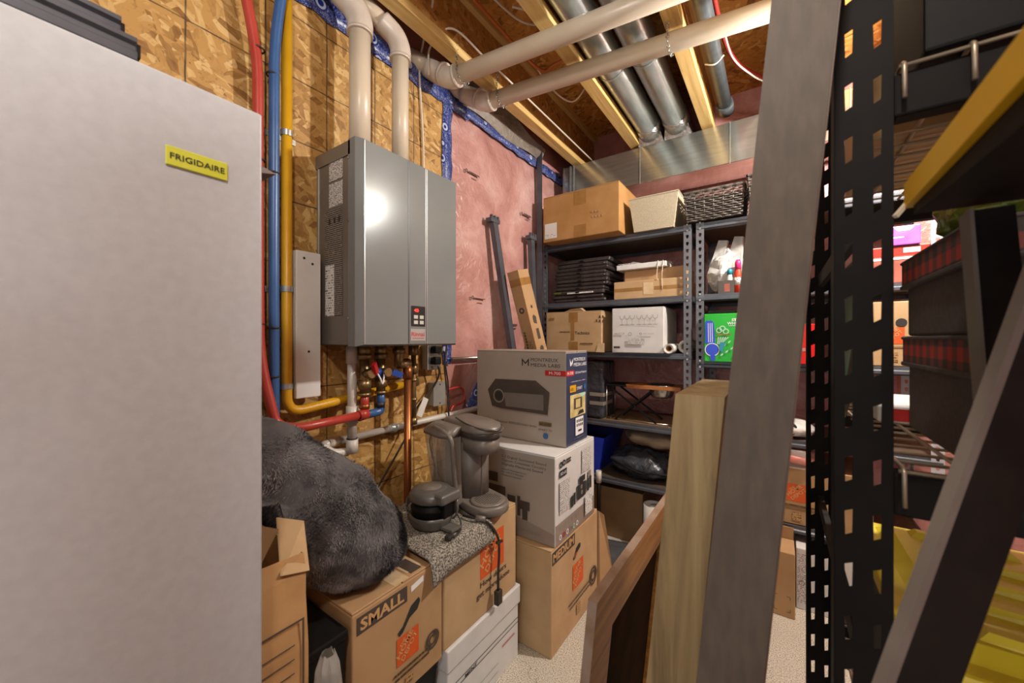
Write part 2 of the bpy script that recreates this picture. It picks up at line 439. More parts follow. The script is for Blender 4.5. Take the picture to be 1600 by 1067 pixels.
# ------------------------------------------------------------------ mesh builder
class MB:
    def __init__(self):
        self.v = []; self.f = []; self.s = []
    def add(self, vs_, fs, smooth=False):
        n = len(self.v)
        self.v += [tuple(p) for p in vs_]
        for f in fs:
            self.f.append(tuple(i + n for i in f)); self.s.append(smooth)
        return self
    def box(self, lo, hi):
        x0, y0, z0 = lo; x1, y1, z1 = hi
        return self.add([(x0, y0, z0), (x1, y0, z0), (x1, y1, z0), (x0, y1, z0), (x0, y0, z1), (x1, y0, z1), (x1, y1, z1), (x0, y1, z1)],
                 [(0, 3, 2, 1), (4, 5, 6, 7), (0, 1, 5, 4), (1, 2, 6, 5), (2, 3, 7, 6), (3, 0, 4, 7)])
    def rbox(self, lo, hi, b=0.003, seg=2):
        bm = bmesh.new()
        bmesh.ops.create_cube(bm, size=1.0)
        c = [(a + d) / 2 for a, d in zip(lo, hi)]
        s = [d - a for a, d in zip(lo, hi)]
        for vv in bm.verts:
            vv.co = Vector([c[i] + vv.co[i] * s[i] for i in range(3)])
        bmesh.ops.bevel(bm, geom=bm.edges[:], offset=min(b, min(s) * 0.45), segments=seg, affect='EDGES', profile=0.5)
        bm.verts.index_update()
        self.add([vv.co.copy() for vv in bm.verts], [[vv.index for vv in f.verts] for f in bm.faces], False)
        bm.free()
        return self
    def hexa(self, p):      # 8 corners, bottom 4 then top 4, counter-clockwise from above
        return self.add(p, [(0, 3, 2, 1), (4, 5, 6, 7), (0, 1, 5, 4), (1, 2, 6, 5), (2, 3, 7, 6), (3, 0, 4, 7)])
    def beam(self, a, b, w, h, up=(0, 0, 1)):
        """rectangular bar from a to b; w across, h along up"""
        a, b = Vector(a), Vector(b)
        d = (b - a).normalized()
        s = d.cross(Vector(up)).normalized()
        u = s.cross(d).normalized()
        s *= w / 2; u *= h / 2
        return self.hexa([a - s - u, a + s - u, b + s - u, b - s - u, a - s + u, a + s + u, b + s + u, b - s + u])
    def tube(self, pts, r, n=10, cap=True, radii=None):
        pts = [Vector(p) for p in pts]
        m = len(pts)
        tang = []
        for i in range(m):
            a = pts[max(i - 1, 0)]; b = pts[min(i + 1, m - 1)]
            tang.append((b - a).normalized())
        t0 = tang[0]
        ref = Vector((0, 0, 1)) if abs(t0.z) < 0.9 else Vector((1, 0, 0))
        u = t0.cross(ref).normalized()
        vs_ = []
        for i in range(m):
            t = tang[i]
            u = (u - t * u.dot(t))
            if u.length < 1e-6:
                u = t.orthogonal()
            u.normalize()
            w = t.cross(u)
            rr = radii[i] if radii else r
            for k in range(n):
                a = 2 * math.pi * k / n
                vs_.append(pts[i] + (u * math.cos(a) + w * math.sin(a)) * rr)
        fs = []
        for i in range(m - 1):
            for k in range(n):
                fs.append((i * n + k, i * n + (k + 1) % n, (i + 1) * n + (k + 1) % n, (i + 1) * n + k))
        self.add(vs_, fs, True)
        if cap:
            base = len(self.v) - m * n
            self.f.append(tuple(base + k for k in reversed(range(n)))); self.s.append(False)
            self.f.append(tuple(base + (m - 1) * n + k for k in range(n))); self.s.append(False)
        return self
    def lathe(self, prof, c=(0, 0, 0), n=24, sx=1.0, sy=1.0):
        """profile of (radius, z) turned about the vertical through c"""
        vs_ = []
        for (r, z) in prof:
            for k in range(n):
                a = 2 * math.pi * k / n
                vs_.append((c[0] + math.cos(a) * r * sx, c[1] + math.sin(a) * r * sy, c[2] + z))
        fs = []
        for i in range(len(prof) - 1):
            for k in range(n):
                fs.append((i * n + k, i * n + (k + 1) % n, (i + 1) * n + (k + 1) % n, (i + 1) * n + k))
        self.add(vs_, fs, True)
        base = len(self.v) - len(prof) * n
        if prof[0][0] > 1e-5:
            self.f.append(tuple(base + k for k in reversed(range(n)))); self.s.append(False)
        if prof[-1][0] > 1e-5:
            self.f.append(tuple(base + (len(prof) - 1) * n + k for k in range(n))); self.s.append(False)
        return self
    def loft(self, rings, cap=True, smooth=True):
        n = len(rings[0]); vs_ = [p for r in rings for p in r]
        fs = []
        for i in range(len(rings) - 1):
            for k in range(n):
                fs.append((i * n + k, i * n + (k + 1) % n, (i + 1) * n + (k + 1) % n, (i + 1) * n + k))
        self.add(vs_, fs, smooth)
        if cap:
            base = len(self.v) - len(vs_)
            self.f.append(tuple(base + k for k in reversed(range(n)))); self.s.append(False)
            self.f.append(tuple(base + (len(rings) - 1) * n + k for k in range(n))); self.s.append(False)
        return self
    def prism(self, pts, off):
        """closed polygon pts extruded by vector off"""
        n = len(pts)
        p = [Vector(q) for q in pts]; o = Vector(off)
        self.add(p + [q + o for q in p], [tuple(reversed(range(n))), tuple(range(n, 2 * n))] + [(i, (i + 1) % n, n + (i + 1) % n, n + i) for i in range(n)])
        return self
    def grid(self, fn, nu, nv, smooth=True):
        vs_ = [fn(i / nu, j / nv) for j in range(nv + 1) for i in range(nu + 1)]
        fs = [(j * (nu + 1) + i, j * (nu + 1) + i + 1, (j + 1) * (nu + 1) + i + 1, (j + 1) * (nu + 1) + i) for j in range(nv) for i in range(nu)]
        return self.add(vs_, fs, smooth)
    def torus(self, c, R_, r, ax='z', n=14, m=6, stretch=1.0):
        vs_ = []
        for i in range(n):
            a = 2 * math.pi * i / n
            for j in range(m):
                b = 2 * math.pi * j / m
                q = ((R_ + r * math.cos(b)) * math.cos(a) * stretch, (R_ + r * math.cos(b)) * math.sin(a), r * math.sin(b))
                if ax == 'x': q = (q[2], q[1], q[0])
                if ax == 'y': q = (q[1], q[2], q[0])
                vs_.append((c[0] + q[0], c[1] + q[1], c[2] + q[2]))
        fs = [(i * m + j, ((i + 1) % n) * m + j, ((i + 1) % n) * m + (j + 1) % m, i * m + (j + 1) % m) for i in range(n) for j in range(m)]
        return self.add(vs_, fs, True)
    def build(self, name, mat, parent=None, world=False, recalc=True):
        me = bpy.data.meshes.new(name)
        vv = self.v
        if world and parent is not None:
            inv = parent['_inv'] if False else parent.matrix_basis.inverted()
            vv = [inv @ Vector(p) for p in vv]
        me.from_pydata([tuple(p) for p in vv], [], self.f)
        me.polygons.foreach_set('use_smooth', self.s)
        if recalc:
            bm = bmesh.new(); bm.from_mesh(me)
            bmesh.ops.recalc_face_normals(bm, faces=bm.faces[:])
            bm.to_mesh(me); bm.free()
        me.update()
        me.materials.append(M[mat])
        o = bpy.data.objects.new(name, me)
        COL.objects.link(o)
        if parent is not None:
            o.parent = parent
        return o

def thing(name, label, cat, loc=(0, 0, 0), rz=0.0, group=None):
    o = bpy.data.objects.new(name, None)
    o.empty_display_size = 0.05
    COL.objects.link(o)
    o.location = loc
    o.rotation_euler = (0, 0, rz)
    o.matrix_basis = Matrix.Translation(loc) @ Matrix.Rotation(rz, 4, 'Z')
    tag(o, label, cat, group)
    return o

def tag(o, label, cat, group=None):
    o['label'] = label; o['category'] = cat
    if group: o['group'] = group
    return o

def struct(o):
    o['kind'] = 'structure'
    return o

def stuff(o):
    o['kind'] = 'stuff'
    return o

def share(o, mesh_src_offset, parent=None):
    c = o.copy()
    COL.objects.link(c)
    c.location = mesh_src_offset
    if parent is not None:
        c.parent = parent
    return c

def smooth_path(pts, k=6):
    """Catmull-Rom through pts"""
    P = [Vector(p) for p in pts]
    P = [P[0] * 2 - P[1]] + P + [P[-1] * 2 - P[-2]]
    out = []
    for i in range(1, len(P) - 2):
        for j in range(k):
            t = j / k
            a, b, c, d = P[i - 1], P[i], P[i + 1], P[i + 2]
            out.append(0.5 * ((2 * b) + (c - a) * t + (2 * a - 5 * b + 4 * c - d) * t * t + (3 * b - a - 3 * c + d) * t ** 3))
    out.append(P[-2])
    return out

def round_path(pts, rad, k=6):
    """polyline with rounded corners"""
    P = [Vector(p) for p in pts]
    out = [P[0]]
    for i in range(1, len(P) - 1):
        a = (P[i - 1] - P[i]); b = (P[i + 1] - P[i])
        r = min(rad, a.length * 0.48, b.length * 0.48)
        p0 = P[i] + a.normalized() * r; p2 = P[i] + b.normalized() * r
        for j in range(k + 1):
            t = j / k
            out.append(p0 * (1 - t) ** 2 + P[i] * 2 * t * (1 - t) + p2 * t * t)
    out.append(P[-1])
    return out

_tc = {}
def text_mesh(s, mat, bold=0.0):
    cu = bpy.data.curves.new('lettering', 'FONT')
    cu.body = s
    cu.size = 1.0
    cu.offset = bold
    cu.resolution_u = 2
    ob = bpy.data.objects.new('lettering', cu)
    COL.objects.link(ob)
    dg = bpy.context.evaluated_depsgraph_get()
    me = bpy.data.meshes.new_from_object(ob.evaluated_get(dg))
    bpy.data.objects.remove(ob)
    bpy.data.curves.remove(cu)
    return me

class Face:
    """flat face of a thing on which print is laid: x right, y up, n out"""
    def __init__(self, parent, o, u, v):
        self.p = parent; self.o = Vector(o); self.u = Vector(u).normalized(); self.v = Vector(v).normalized()
        self.n = self.u.cross(self.v); self.k = 0
    def pt(self, x, y, e=0.0):
        return self.o + self.u * x + self.v * y + self.n * e
    def lift(self):
        self.k += 1
        return 0.0006 + 0.00025 * self.k
    def poly(self, pts, mat, name='print', e=None):
        e = self.lift() if e is None else e
        mb = MB(); mb.add([self.pt(x, y, e) for x, y in pts], [tuple(range(len(pts)))])
        return mb.build(name, mat, self.p, recalc=False)
    def rect(self, x0, y0, x1, y1, mat, name='print', e=None):
        return self.poly([(x0, y0), (x1, y0), (x1, y1), (x0, y1)], mat, name, e)
    def ring(self, cx, cy, r0, r1, mat, n=20, name='print'):
        e = self.lift()
        mb = MB()
        vs_ = []
        for k in range(n):
            a = 2 * math.pi * k / n
            vs_ += [self.pt(cx + r0 * math.cos(a), cy + r0 * math.sin(a), e), self.pt(cx + r1 * math.cos(a), cy + r1 * math.sin(a), e)]
        mb.add(vs_, [(2 * k, 2 * k + 1, (2 * k + 3) % (2 * n), (2 * k + 2) % (2 * n)) for k in range(n)])
        return mb.build(name, mat, self.p, recalc=False)
    def text(self, s, x, y, h, mat, w=None, rot=0.0, bold=0.0, shear=0.0):
        """lettering with cap height h, lower-left at x, y; width squeezed to w"""
        me = text_mesh(s, mat, bold)
        if not me.vertices:
            return None
        xs = [vv.co.x for vv in me.vertices]; ys = [vv.co.y for vv in me.vertices]
        x0, x1 = min(xs), max(xs)
        sy = h / 0.70
        sx = (w / (x1 - x0)) if w else sy
        ca, sa = math.cos(rot), math.sin(rot)
        e = self.lift()
        for vv in me.vertices:
            a = (vv.co.x - x0) * sx; b = vv.co.y * sy
            a += b * shear
            vv.co = self.pt(x + a * ca - b * sa, y + a * sa + b * ca, e)
        me.materials.clear(); me.materials.append(M[mat])
        o = bpy.data.objects.new('lettering', me)
        COL.objects.link(o)
        o.parent = self.p
        return o

def carton(name, label, loc, size, mat='kraft', rz=0.0, cat='box', flap=True, tape=None, group=None, bev=0.004):
    t = thing(name, label, cat, loc, rz, group)
    sx, sy, sz = size
    top = 0.006 if flap else 0.0
    MB().rbox((0, 0, 0), (sx, sy, sz - top), bev).build('body', mat, t)
    if flap:
        g = 0.0015
        long_x = sx >= sy
        for k in range(2):
            if long_x:
                lo = (0.001, 0.001 + k * (sy / 2 + g), sz - top); hi = (sx - 0.001, sy / 2 - g + k * (sy / 2 + g - 0.001), sz)
            else:
                lo = (0.001 + k * (sx / 2 + g), 0.001, sz - top); hi = (sx / 2 - g + k * (sx / 2 + g - 0.001), sy - 0.001, sz)
            MB().rbox(lo, hi, 0.0015, 1).build('flap', mat, t)
    if tape:
        w = 0.024
        if sx >= sy:
            MB().box((0.002, sy / 2 - w, sz), (sx - 0.002, sy / 2 + w, sz + 0.0006)).build('tape_strip', tape, t)
        else:
            MB().box((sx / 2 - w, 0.002, sz), (sx / 2 + w, sy - 0.002, sz + 0.0006)).build('tape_strip', tape, t)
    t['_s'] = 0
    del t['_s']
    front = Face(t, (0, 0, 0), (1, 0, 0), (0, 0, 1))
    right = Face(t, (sx, 0, 0), (0, 1, 0), (0, 0, 1))
    return t, front, right

def square_logo(face, cx, cy, s, skew=0.0):
    """orange square with four diagonal lines of stencil capitals"""
    h = s / 2
    face.poly([(cx - h, cy - h), (cx + h, cy - h), (cx + h, cy + h), (cx - h, cy + h)], 'ink_orange', 'logo_patch')
    a = math.pi / 4
    for s_, off, ln, hh in (('THE', 0.30, 0.30, 0.10), ('HOME', 0.10, 0.92, 0.20), ('DEPOT', -0.155, 0.92, 0.18)):
        bx = cx - math.sin(a) * off * s - math.cos(a) * ln * s / 2
        by = cy + math.cos(a) * off * s - math.sin(a) * ln * s / 2
        face.text(s_, bx, by, hh * s, 'ink_kraft', ln * s, a, 0.02)

# ------------------------------------------------------------------ room shell
WX = -1.317      # face of the left wall
BY = 2.73        # face of the back wall
JZ = 2.43        # underside of the joists
SZ = 2.735       # underside of the subfloor
OSB_END = 1.345

fl = struct(MB().box((-1.5, -2.6, -0.12), (2.1, BY + 0.15, 0.0)).build('floor', 'concrete'))
wl = struct(MB().box((WX - 0.14, -2.6, 0.0), (WX - 0.040, BY + 0.15, SZ)).build('wall_left', 'kraft_dark'))
# OSB sheets of the left wall, cut where the panel seams run
for z0, z1 in ((0.0, 1.2185), (1.2215, 2.36)):
    for y0, y1 in ((-2.55, -1.222), (-1.218, -0.002), (0.002, OSB_END)):
        MB().box((WX - 0.040, y0, z0), (WX, y1, z1)).build('sheathing_panel', 'osb_wall', wl)

def film(fn, nu, nv, name, mat, parent):
    return MB().grid(fn, nu, nv).build(name, mat, parent, recalc=False)

def left_film(u, v):
    y = OSB_END + u * (BY - OSB_END); z = v * 2.36
    w = mnoise.noise(Vector((y * 3.1, z * 2.2, 1.3))) * 0.010 + mnoise.noise(Vector((y * 11, z * 7.0, 4.0))) * 0.004
    batt = 0.006 * abs(math.sin((y - OSB_END) / 0.4 * math.pi))
    edge = min(1.0, u * 12, v * 8, (1 - v) * 10)
    return (WX - 0.010 + (w + batt) * edge, y, z)
film(left_film, 70, 110, 'vapour_barrier', 'poly', wl)

def band_film(u, v):
    y = 0.3 + u * (BY - 0.3); z = 2.36 + v * (SZ - 2.36)
    w = mnoise.noise(Vector((y * 6, z * 5, 9.0))) * 0.012
    return (WX - 0.010 + w, y, z)
film(band_film, 70, 14, 'rim_film', 'poly_back', wl)

wb = struct(MB().box((-1.5, BY + 0.035, 0.0), (2.1, BY + 0.14, SZ)).build('wall_back', 'kraft_dark'))
def back_film(u, v):
    x = WX + u * (2.0 - WX); z = v * SZ
    w = mnoise.noise(Vector((x * 3.0, z * 2.4, 7.7))) * 0.012 + mnoise.noise(Vector((x * 10, z * 8, 2.0))) * 0.004
    return (x, BY + 0.006 + w, z)
film(back_film, 90, 80, 'vapour_barrier', 'poly_back', wb)
wr = struct(MB().box((1.95, -2.6, 0.0), (2.1, BY + 0.12, SZ)).build('wall_right', 'poly_back'))

# tape runs on the film (printed blue sheathing tape)
def tape_run(fn, n, name='seam_tape', parent=wl):
    mb = MB()
    vs_ = []
    for i in range(n + 1):
        a, b = fn(i / n); vs_ += [a, b]
    mb.add(vs_, [(2 * i, 2 * i + 2, 2 * i + 3, 2 * i + 1) for i in range(n)], True)
    o = mb.build(name, 'tape', parent, recalc=False)
    sm = o.modifiers.new('thickness', 'SOLIDIFY'); sm.thickness = 0.0015; sm.offset = 0
    return o
def jag(t, k): return mnoise.noise(Vector((t * 23, k, 0.5))) * 0.012
tape_run(lambda t: ((WX + 0.006, 0.2 + t * 1.3, 2.345 + jag(t, 1)), (WX + 0.010, 0.2 + t * 1.3, 2.428 + jag(t, 2))), 60)
tape_run(lambda t: ((WX + 0.008, 1.48 + t * (BY - 1.50), 2.352 + jag(t, 3)), (WX + 0.010, 1.48 + t * (BY - 1.50), 2.405 + jag(t, 4))), 50)
tape_run(lambda t: ((WX + 0.005, OSB_END - 0.030 + jag(t, 5), 1.10 + t * 1.27), (WX + 0.007, OSB_END + 0.028 + jag(t, 6), 1.10 + t * 1.27)), 50)
tape_run(lambda t: ((WX + 0.05 + t * 0.6, BY - 0.014, 2.31 + jag(t, 7)), (WX + 0.05 + t * 0.6, BY - 0.016, 2.39 + jag(t, 8))), 20, parent=wb)
tape_run(lambda t: ((WX + 0.012, 1.47 + t * 0.10 + jag(t, 9), 0.88 + t * 0.12), (WX + 0.014, 1.60 - t * 0.02, 0.84 + t * 0.19)), 10)
# loose grey film corner hanging above the tape near the pipes
gf = MB().grid(lambda u, v: (WX + 0.012 + 0.05 * v, 1.45 + u * 0.75, 2.40 + v * 0.16 - 0.10 * u * v + 0.012 * math.sin(9 * u + 4 * v)), 16, 8)
gf.build('loose_film', 'poly_grey', wl, recalc=False)

ce = struct(MB().box((-1.5, -2.6, SZ), (2.1, BY + 0.15, SZ + 0.02)).build('ceiling', 'osb_sub'))
for k in range(8):
    x = -1.177 + 0.4075 * k
    MB().rbox((x, -2.6, JZ), (x + 0.062, BY, JZ + 0.038), 0.002, 1).build('joist_flange', 'pine', ce)
    MB().box((x + 0.026, -2.6, JZ + 0.038), (x + 0.036, BY, SZ - 0.038)).build('joist_web', 'osb_web', ce)
    MB().box((x, -2.6, SZ - 0.038), (x + 0.062, BY, SZ)).build('joist_flange', 'pine', ce)

# printed marks on the pink film
pf = Face(wl, (WX + 0.006, 0, 0), (0, 1, 0), (0, 0, 1))
for (yy, zz) in ((1.55, 1.435), (2.02, 2.0), (1.86, 1.30), (1.50, 2.08)):
    pf.ring(yy - 0.018, zz + 0.004, 0.004, 0.010, 'ink_mauve', 10)
    pf.rect(yy, zz, yy + 0.085, zz + 0.012, 'film_print', 'film_print')
    pf.rect(yy + 0.03, zz - 0.018, yy + 0.075, zz - 0.012, 'film_print', 'film_print')

# ------------------------------------------------------------------ ceiling services
def simple(mb, name, mat, label, cat, group=None, loc=None):
    """a thing that is one mesh, built in room coordinates and given a base point"""
    if loc is None:
        zs = min(p[2] for p in mb.v)
        xs = sum(p[0] for p in mb.v) / len(mb.v); ys = sum(p[1] for p in mb.v) / len(mb.v)
        loc = (xs, ys, zs)
    mb.v = [(p[0] - loc[0], p[1] - loc[1], p[2] - loc[2]) for p in mb.v]
    o = mb.build(name, mat)
    o.location = loc
    return tag(o, label, cat, group)

def ring_along(mb, a, b, r, n=18):
    return mb.tube([a, b], r, n)

# two cream drain pipes under the joists
for (p0, p1, lab) in (((-1.182, 1.238, 2.37), (0.10, 1.40, 2.372), 'cream plastic ceiling pipe nearer the camera of two'),
                      ((-1.163, 1.462, 2.37), (0.55, 1.70, 2.372), 'cream plastic ceiling pipe farther back, beside the metal ducts')):
    t = thing('ceiling_pipe', lab, 'pipe', p0)
    a, b = Vector(p0), Vector(p1)
    d = (b - a).normalized()
    w0 = Vector((WX - 0.02, p0[1] - 0.10, 2.47))
    mid = a + Vector((-0.055, -0.012, 0.03))
    MB().tube([a, b], 0.0365, 20).build('pipe', 'pvc', t, world=True)
    MB().tube(smooth_path([w0 + (mid - w0) * 0.55, mid, a, a + d * 0.03], 5), 0.043, 20).build('elbow', 'pvc_cem', t, world=True)
    MB().tube([w0, w0 + (mid - w0) * 0.6], 0.036, 18).build('stub', 'pvc', t, world=True)
    ring_along(MB(), a + d * 0.022, a + d * 0.036, 0.046).build('collar', 'pvc_cem', t, world=True)
    ring_along(MB(), a - Vector((0.03, 0.01, -0.02)), a - Vector((0.042, 0.013, -0.028)), 0.047).build('collar', 'pvc_cem', t, world=True)

def chain(p, r, label):
    """hanger chain looped under a pipe"""
    mb = MB()
    x, y, z = p
    pts = []
    for k in range(9):
        a = math.pi * (0.0 + k / 8)
        pts.append((x, y - math.cos(a) * r, z - math.sin(a) * r))
    path = [(x, y - r * 0.9, z + 0.10), (x, y - r, z + 0.03)] + pts + [(x, y + r, z + 0.03), (x, y + r * 0.9, z + 0.08)]
    path = [Vector(q) for q in path]
    acc = 0
    i = 0
    for a, b in zip(path[:-1], path[1:]):
        nseg = max(1, int((b - a).length / 0.011))
        for j in range(nseg):
            c = a.lerp(b, j / nseg)
            mb.torus(c, 0.0055, 0.0017, 'x' if i % 2 else 'y', 8, 4)
            i += 1
    return simple(mb, 'hanger_chain', 'steel', label, 'chain', 'pipe hanger chains')
chain((-1.12, 1.246, 2.37), 0.041, 'small hanger chain around the nearer cream ceiling pipe')
chain((-1.08, 1.474, 2.37), 0.041, 'small hanger chain around the farther cream pipe, by the wall')
chain((-0.345, 1.576, 2.37), 0.041, 'small hanger chain around the farther cream pipe, beside the last wide joist')

# two round galvanised ducts between joists
for (x, lab) in ((-0.640, 'round galvanised duct on the left of the pair'), (-0.487, 'round galvanised duct on the right of the pair')):
    t = thing('round_duct', lab, 'duct', (x, 0.0, 2.502))
    MB().tube([(0, -2.4, 0), (0, 2.43, 0)], 0.066, 28, cap=False).build('pipe', 'galv', t)
    for y in (-0.7, 0.82, 1.74):
        MB().tube([(0, y, 0), (0, y + 0.012, 0)], 0.0685, 28).build('crimp_ring', 'galv', t)
    MB().hexa([(-0.075, 2.42, -0.088), (0.075, 2.42, -0.088), (0.075, 2.60, -0.088), (-0.075, 2.60, -0.088),
               (-0.055, 2.36, -0.0), (0.055, 2.36, -0.0), (0.06, 2.60, 0.05), (-0.06, 2.60, 0.05)]).build('boot', 'foil', t)
    MB().tube([(0, 2.32, 0), (0, 2.41, -0.01)], 0.0705, 28).build('foil_wrap', 'foil', t)
# rectangular trunk duct along the back wall
t = thing('trunk_duct', 'long rectangular sheet metal duct above the back shelves', 'duct', (-1.238, 2.42, 2.19))
MB().rbox((0, 0, 0), (3.0, 0.27, 0.225), 0.002, 1).build('body', 'galv_duct', t)
for x in (0.05, 0.075, 0.53, 1.02, 1.52):
    MB().box((x, -0.004, -0.003), (x + (0.012 if x < 0.1 else 0.003), 0.0, 0.228)).build('seam', 'galv', t)
MB().box((0.0, -0.006, -0.004), (0.008, 0.0, 0.229)).build('end_cleat', 'steel', t)

# black drain pipe in the next joist bay
t = thing('drain_pipe', 'black plastic drain pipe running between ceiling joists', 'pipe', (-0.235, 0.0, 2.50))
MB().tube([(0, -2.4, 0), (0, 2.42, -0.005)], 0.031, 20).build('pipe', 'abs', t)
MB().tube([(0, 2.36, -0.005), (0, 2.44, -0.006)], 0.039, 20).build('coupling', 'abs', t)
MB().tube(smooth_path([(-0.04, 1.95, -0.02), (0.0, 1.95, -0.036), (0.036, 1.95, -0.010)], 5), 0.004, 6).build('wire_tie', 'cable_white', t)

# cables
def cable(name, pts, r, mat, label, cat='cable', k=8, group=None):
    return simple(MB().tube(smooth_path(pts, k), r, 8), name, mat, label, cat, group)
cable('electrical_cable', [(WX + 0.012, 1.19, 1.84), (WX + 0.012, 1.186, 2.1), (WX + 0.012, 1.165, 2.40), (WX + 0.05, 1.15, 2.50), (-1.10, 1.05, 2.57), (-1.06, 0.90, 2.62), (-1.05, 0.2, 2.64)], 0.0045, 'cable_white', 'white cable stapled down the board wall right of the heater pipes')
cable('electrical_cable', [(-1.24, 1.16, 2.36), (-1.22, 1.15, 2.47), (-1.12, 1.18, 2.52), (-1.07, 1.35, 2.47), (-1.06, 1.55, 2.46), (-1.055, 1.95, 2.455), (-1.06, 2.5, 2.46)], 0.0045, 'cable_white', 'white cable crossing the first joist above the pipe elbows')
cable('electrical_cable', [(-0.98, 0.4, 2.66), (-0.97, 1.0, 2.62), (-0.93, 1.35, 2.60), (-0.86, 1.45, 2.60), (-0.87, 1.38, 2.61), (-0.92, 1.33, 2.62)], 0.0045, 'cable_white', 'white cable loop hanging between the first two joists')
cable('electrical_cable', [(-1.0, 1.62, 2.60), (-0.95, 1.72, 2.50), (-0.88, 1.82, 2.455), (-0.79, 1.80, 2.50), (-0.735, 1.72, 2.53)], 0.004, 'cable_white', 'white cable sagging below the farther cream pipe')
cable('gas_tubing', [(-1.03, 0.3, 2.62), (-1.02, 0.9, 2.61), (-1.00, 1.40, 2.58), (-0.97, 1.65, 2.56), (-0.90, 1.68, 2.58), (-0.80, 1.70, 2.60)], 0.007, 'cable_orange', 'orange tube running along the first joist bay')
cable('red_tube', [(-0.20, 1.2, 2.56), (-0.20, 1.8, 2.54), (-0.16, 2.1, 2.53), (-0.05, 2.28, 2.50), (-0.02, 2.34, 2.42)], 0.010, 'cable_red', 'red plastic tube curving down behind the black drain pipe')
cable('electrical_cable', [(-0.19, 1.75, 2.52), (-0.17, 2.0, 2.50), (-0.10, 2.2, 2.50), (-0.03, 2.28, 2.47), (0.0, 2.36, 2.42)], 0.004, 'cable_white', 'white cable beside the red tube behind the black drain pipe')

# ceiling bulb holders; the one behind the camera is added for fill
for (x, y, lab) in ((0.50, 1.80, 'lit bare bulb in a ceiling socket near the back shelves'), (0.0, -0.20, 'added bare bulb behind the camera, a fill light out of view')):
    t = thing('ceiling_bulb', lab, 'lamp', (x, y, JZ))
    MB().lathe([(0.0, 0.0), (0.055, 0.0), (0.055, -0.012), (0.03, -0.03), (0.018, -0.05), (0.004, -0.052), (0.004, -0.09), (0.016, -0.092), (0.016, -0.118), (0.0, -0.118)]).build('socket', 'pvc_white', t)
    MB().lathe([(0.0, -0.118), (0.012, -0.118), (0.018, -0.126), (0.016, -0.136), (0.0, -0.140)]).build('bulb', 'bulb', t)

# ------------------------------------------------------------------ pipes on the left wall
def clip(p, r, parent, mat='galv'):
    x, y, z = p
    mb = MB()
    mb.tube([(x, y, z - 0.009), (x, y, z + 0.009)], r + 0.0022, 14, cap=False)
    mb.box((WX, y - r - 0.030, z - 0.009), (WX + 0.0035, y + r + 0.030, z + 0.009))
    c = mb.build('clip', mat, parent, world=True)
    for s in (-1, 1):
        MB().tube([(WX + 0.0035, y + s * (r + 0.02), z), (WX + 0.007, y + s * (r + 0.02), z)], 0.005, 8).build('screw', 'steel', parent, world=True)
    return c

t = thing('red_water_pipe', 'red plastic water pipe down the board wall beside the freezer', 'pipe', (-1.27, 0.52, 0.945))
MB().tube(round_path([(-1.275, 0.43, 2.42), (-1.275, 0.482, 2.21), (-1.275, 0.510, 2.05), (-1.275, 0.511, 1.45), (-1.27, 0.512, 1.16), (-1.24, 0.545, 0.96), (-1.215, 0.60, 0.945), (-1.20, 0.80, 0.955)], 0.09, 8), 0.0145, 14).build('pipe', 'pex_red', t, world=True)
for z in (2.085, 1.755, 1.265):
    MB().torus((-1.275, 0.511, z), 0.0165, 0.0028, 'z').build('tie', 'cable_black', t, world=True)
MB().tube([(-1.20, 0.795, 0.952), (-1.20, 0.828, 0.957)], 0.019, 14).build('crimp_fitting', 'pex_red', t, world=True)
t = thing('blue_water_pipe', 'blue plastic water pipe down the board wall beside the yellow pipe', 'pipe', (-1.275, 0.55, 0.6))
MB().tube(round_path([(-1.235, 0.60, 2.45), (-1.240, 0.564, 2.30), (-1.270, 0.553, 2.12), (-1.275, 0.554, 1.5), (-1.277, 0.556, 1.0), (-1.28, 0.557, 0.6)], 0.12, 8), 0.0148, 14).build('pipe', 'pex_blue', t, world=True)
for z in (2.03, 1.73, 1.255, 1.105):
    c = MB().torus((-1.275, 0.551, z), 0.0168, 0.003, 'z')
    c.box((WX, 0.555, z - 0.005), (WX + 0.012, 0.572, z + 0.005))
    c.build('tie', 'cable_black', t, world=True)
t = thing('gas_pipe', 'yellow gas pipe running down and then right below the water heater', 'pipe', (-1.275, 0.59, 1.03))
MB().tube(round_path([(-1.275, 0.592, 2.55), (-1.275, 0.592, 0.985), (-1.265, 1.075, 1.038)], 0.055, 8), 0.0155, 16).build('pipe', 'gas_yellow', t, world=True)
for z in (1.868, 1.378, 1.072):
    clip((-1.275, 0.592, z), 0.0155, t)
MB().tube([(-1.265, 1.06, 1.036), (-1.265, 1.11, 1.041)], 0.021, 14).build('end_fitting', 'brass', t, world=True)
MB().tube([(-1.265, 0.866, 0.996), (-1.265, 0.866, 1.036)], 0.020, 12).build('tee', 'gas_yellow', t, world=True)

o = tag(MB().rbox((0, 0, 0), (0.028, 0.080, 0.475), 0.003).build('white_panel', 'white_board'), 'white painted board strip screwed to the wall beside the water heater', 'board')
o.location = (WX + 0.032, 0.612, 1.03)
for (y, z) in ((0.025, 0.452), (0.052, 0.437), (0.040, 0.150)):
    MB().tube([(0.0281, y, z), (0.0288, y, z)], 0.004, 10).build('screw_hole', 'ink_dark', o)
for z in (0.06, 0.40):
    MB().box((-0.032, 0.03, z), (0.0, 0.05, z + 0.03)).build('spacer', 'white_board', o)

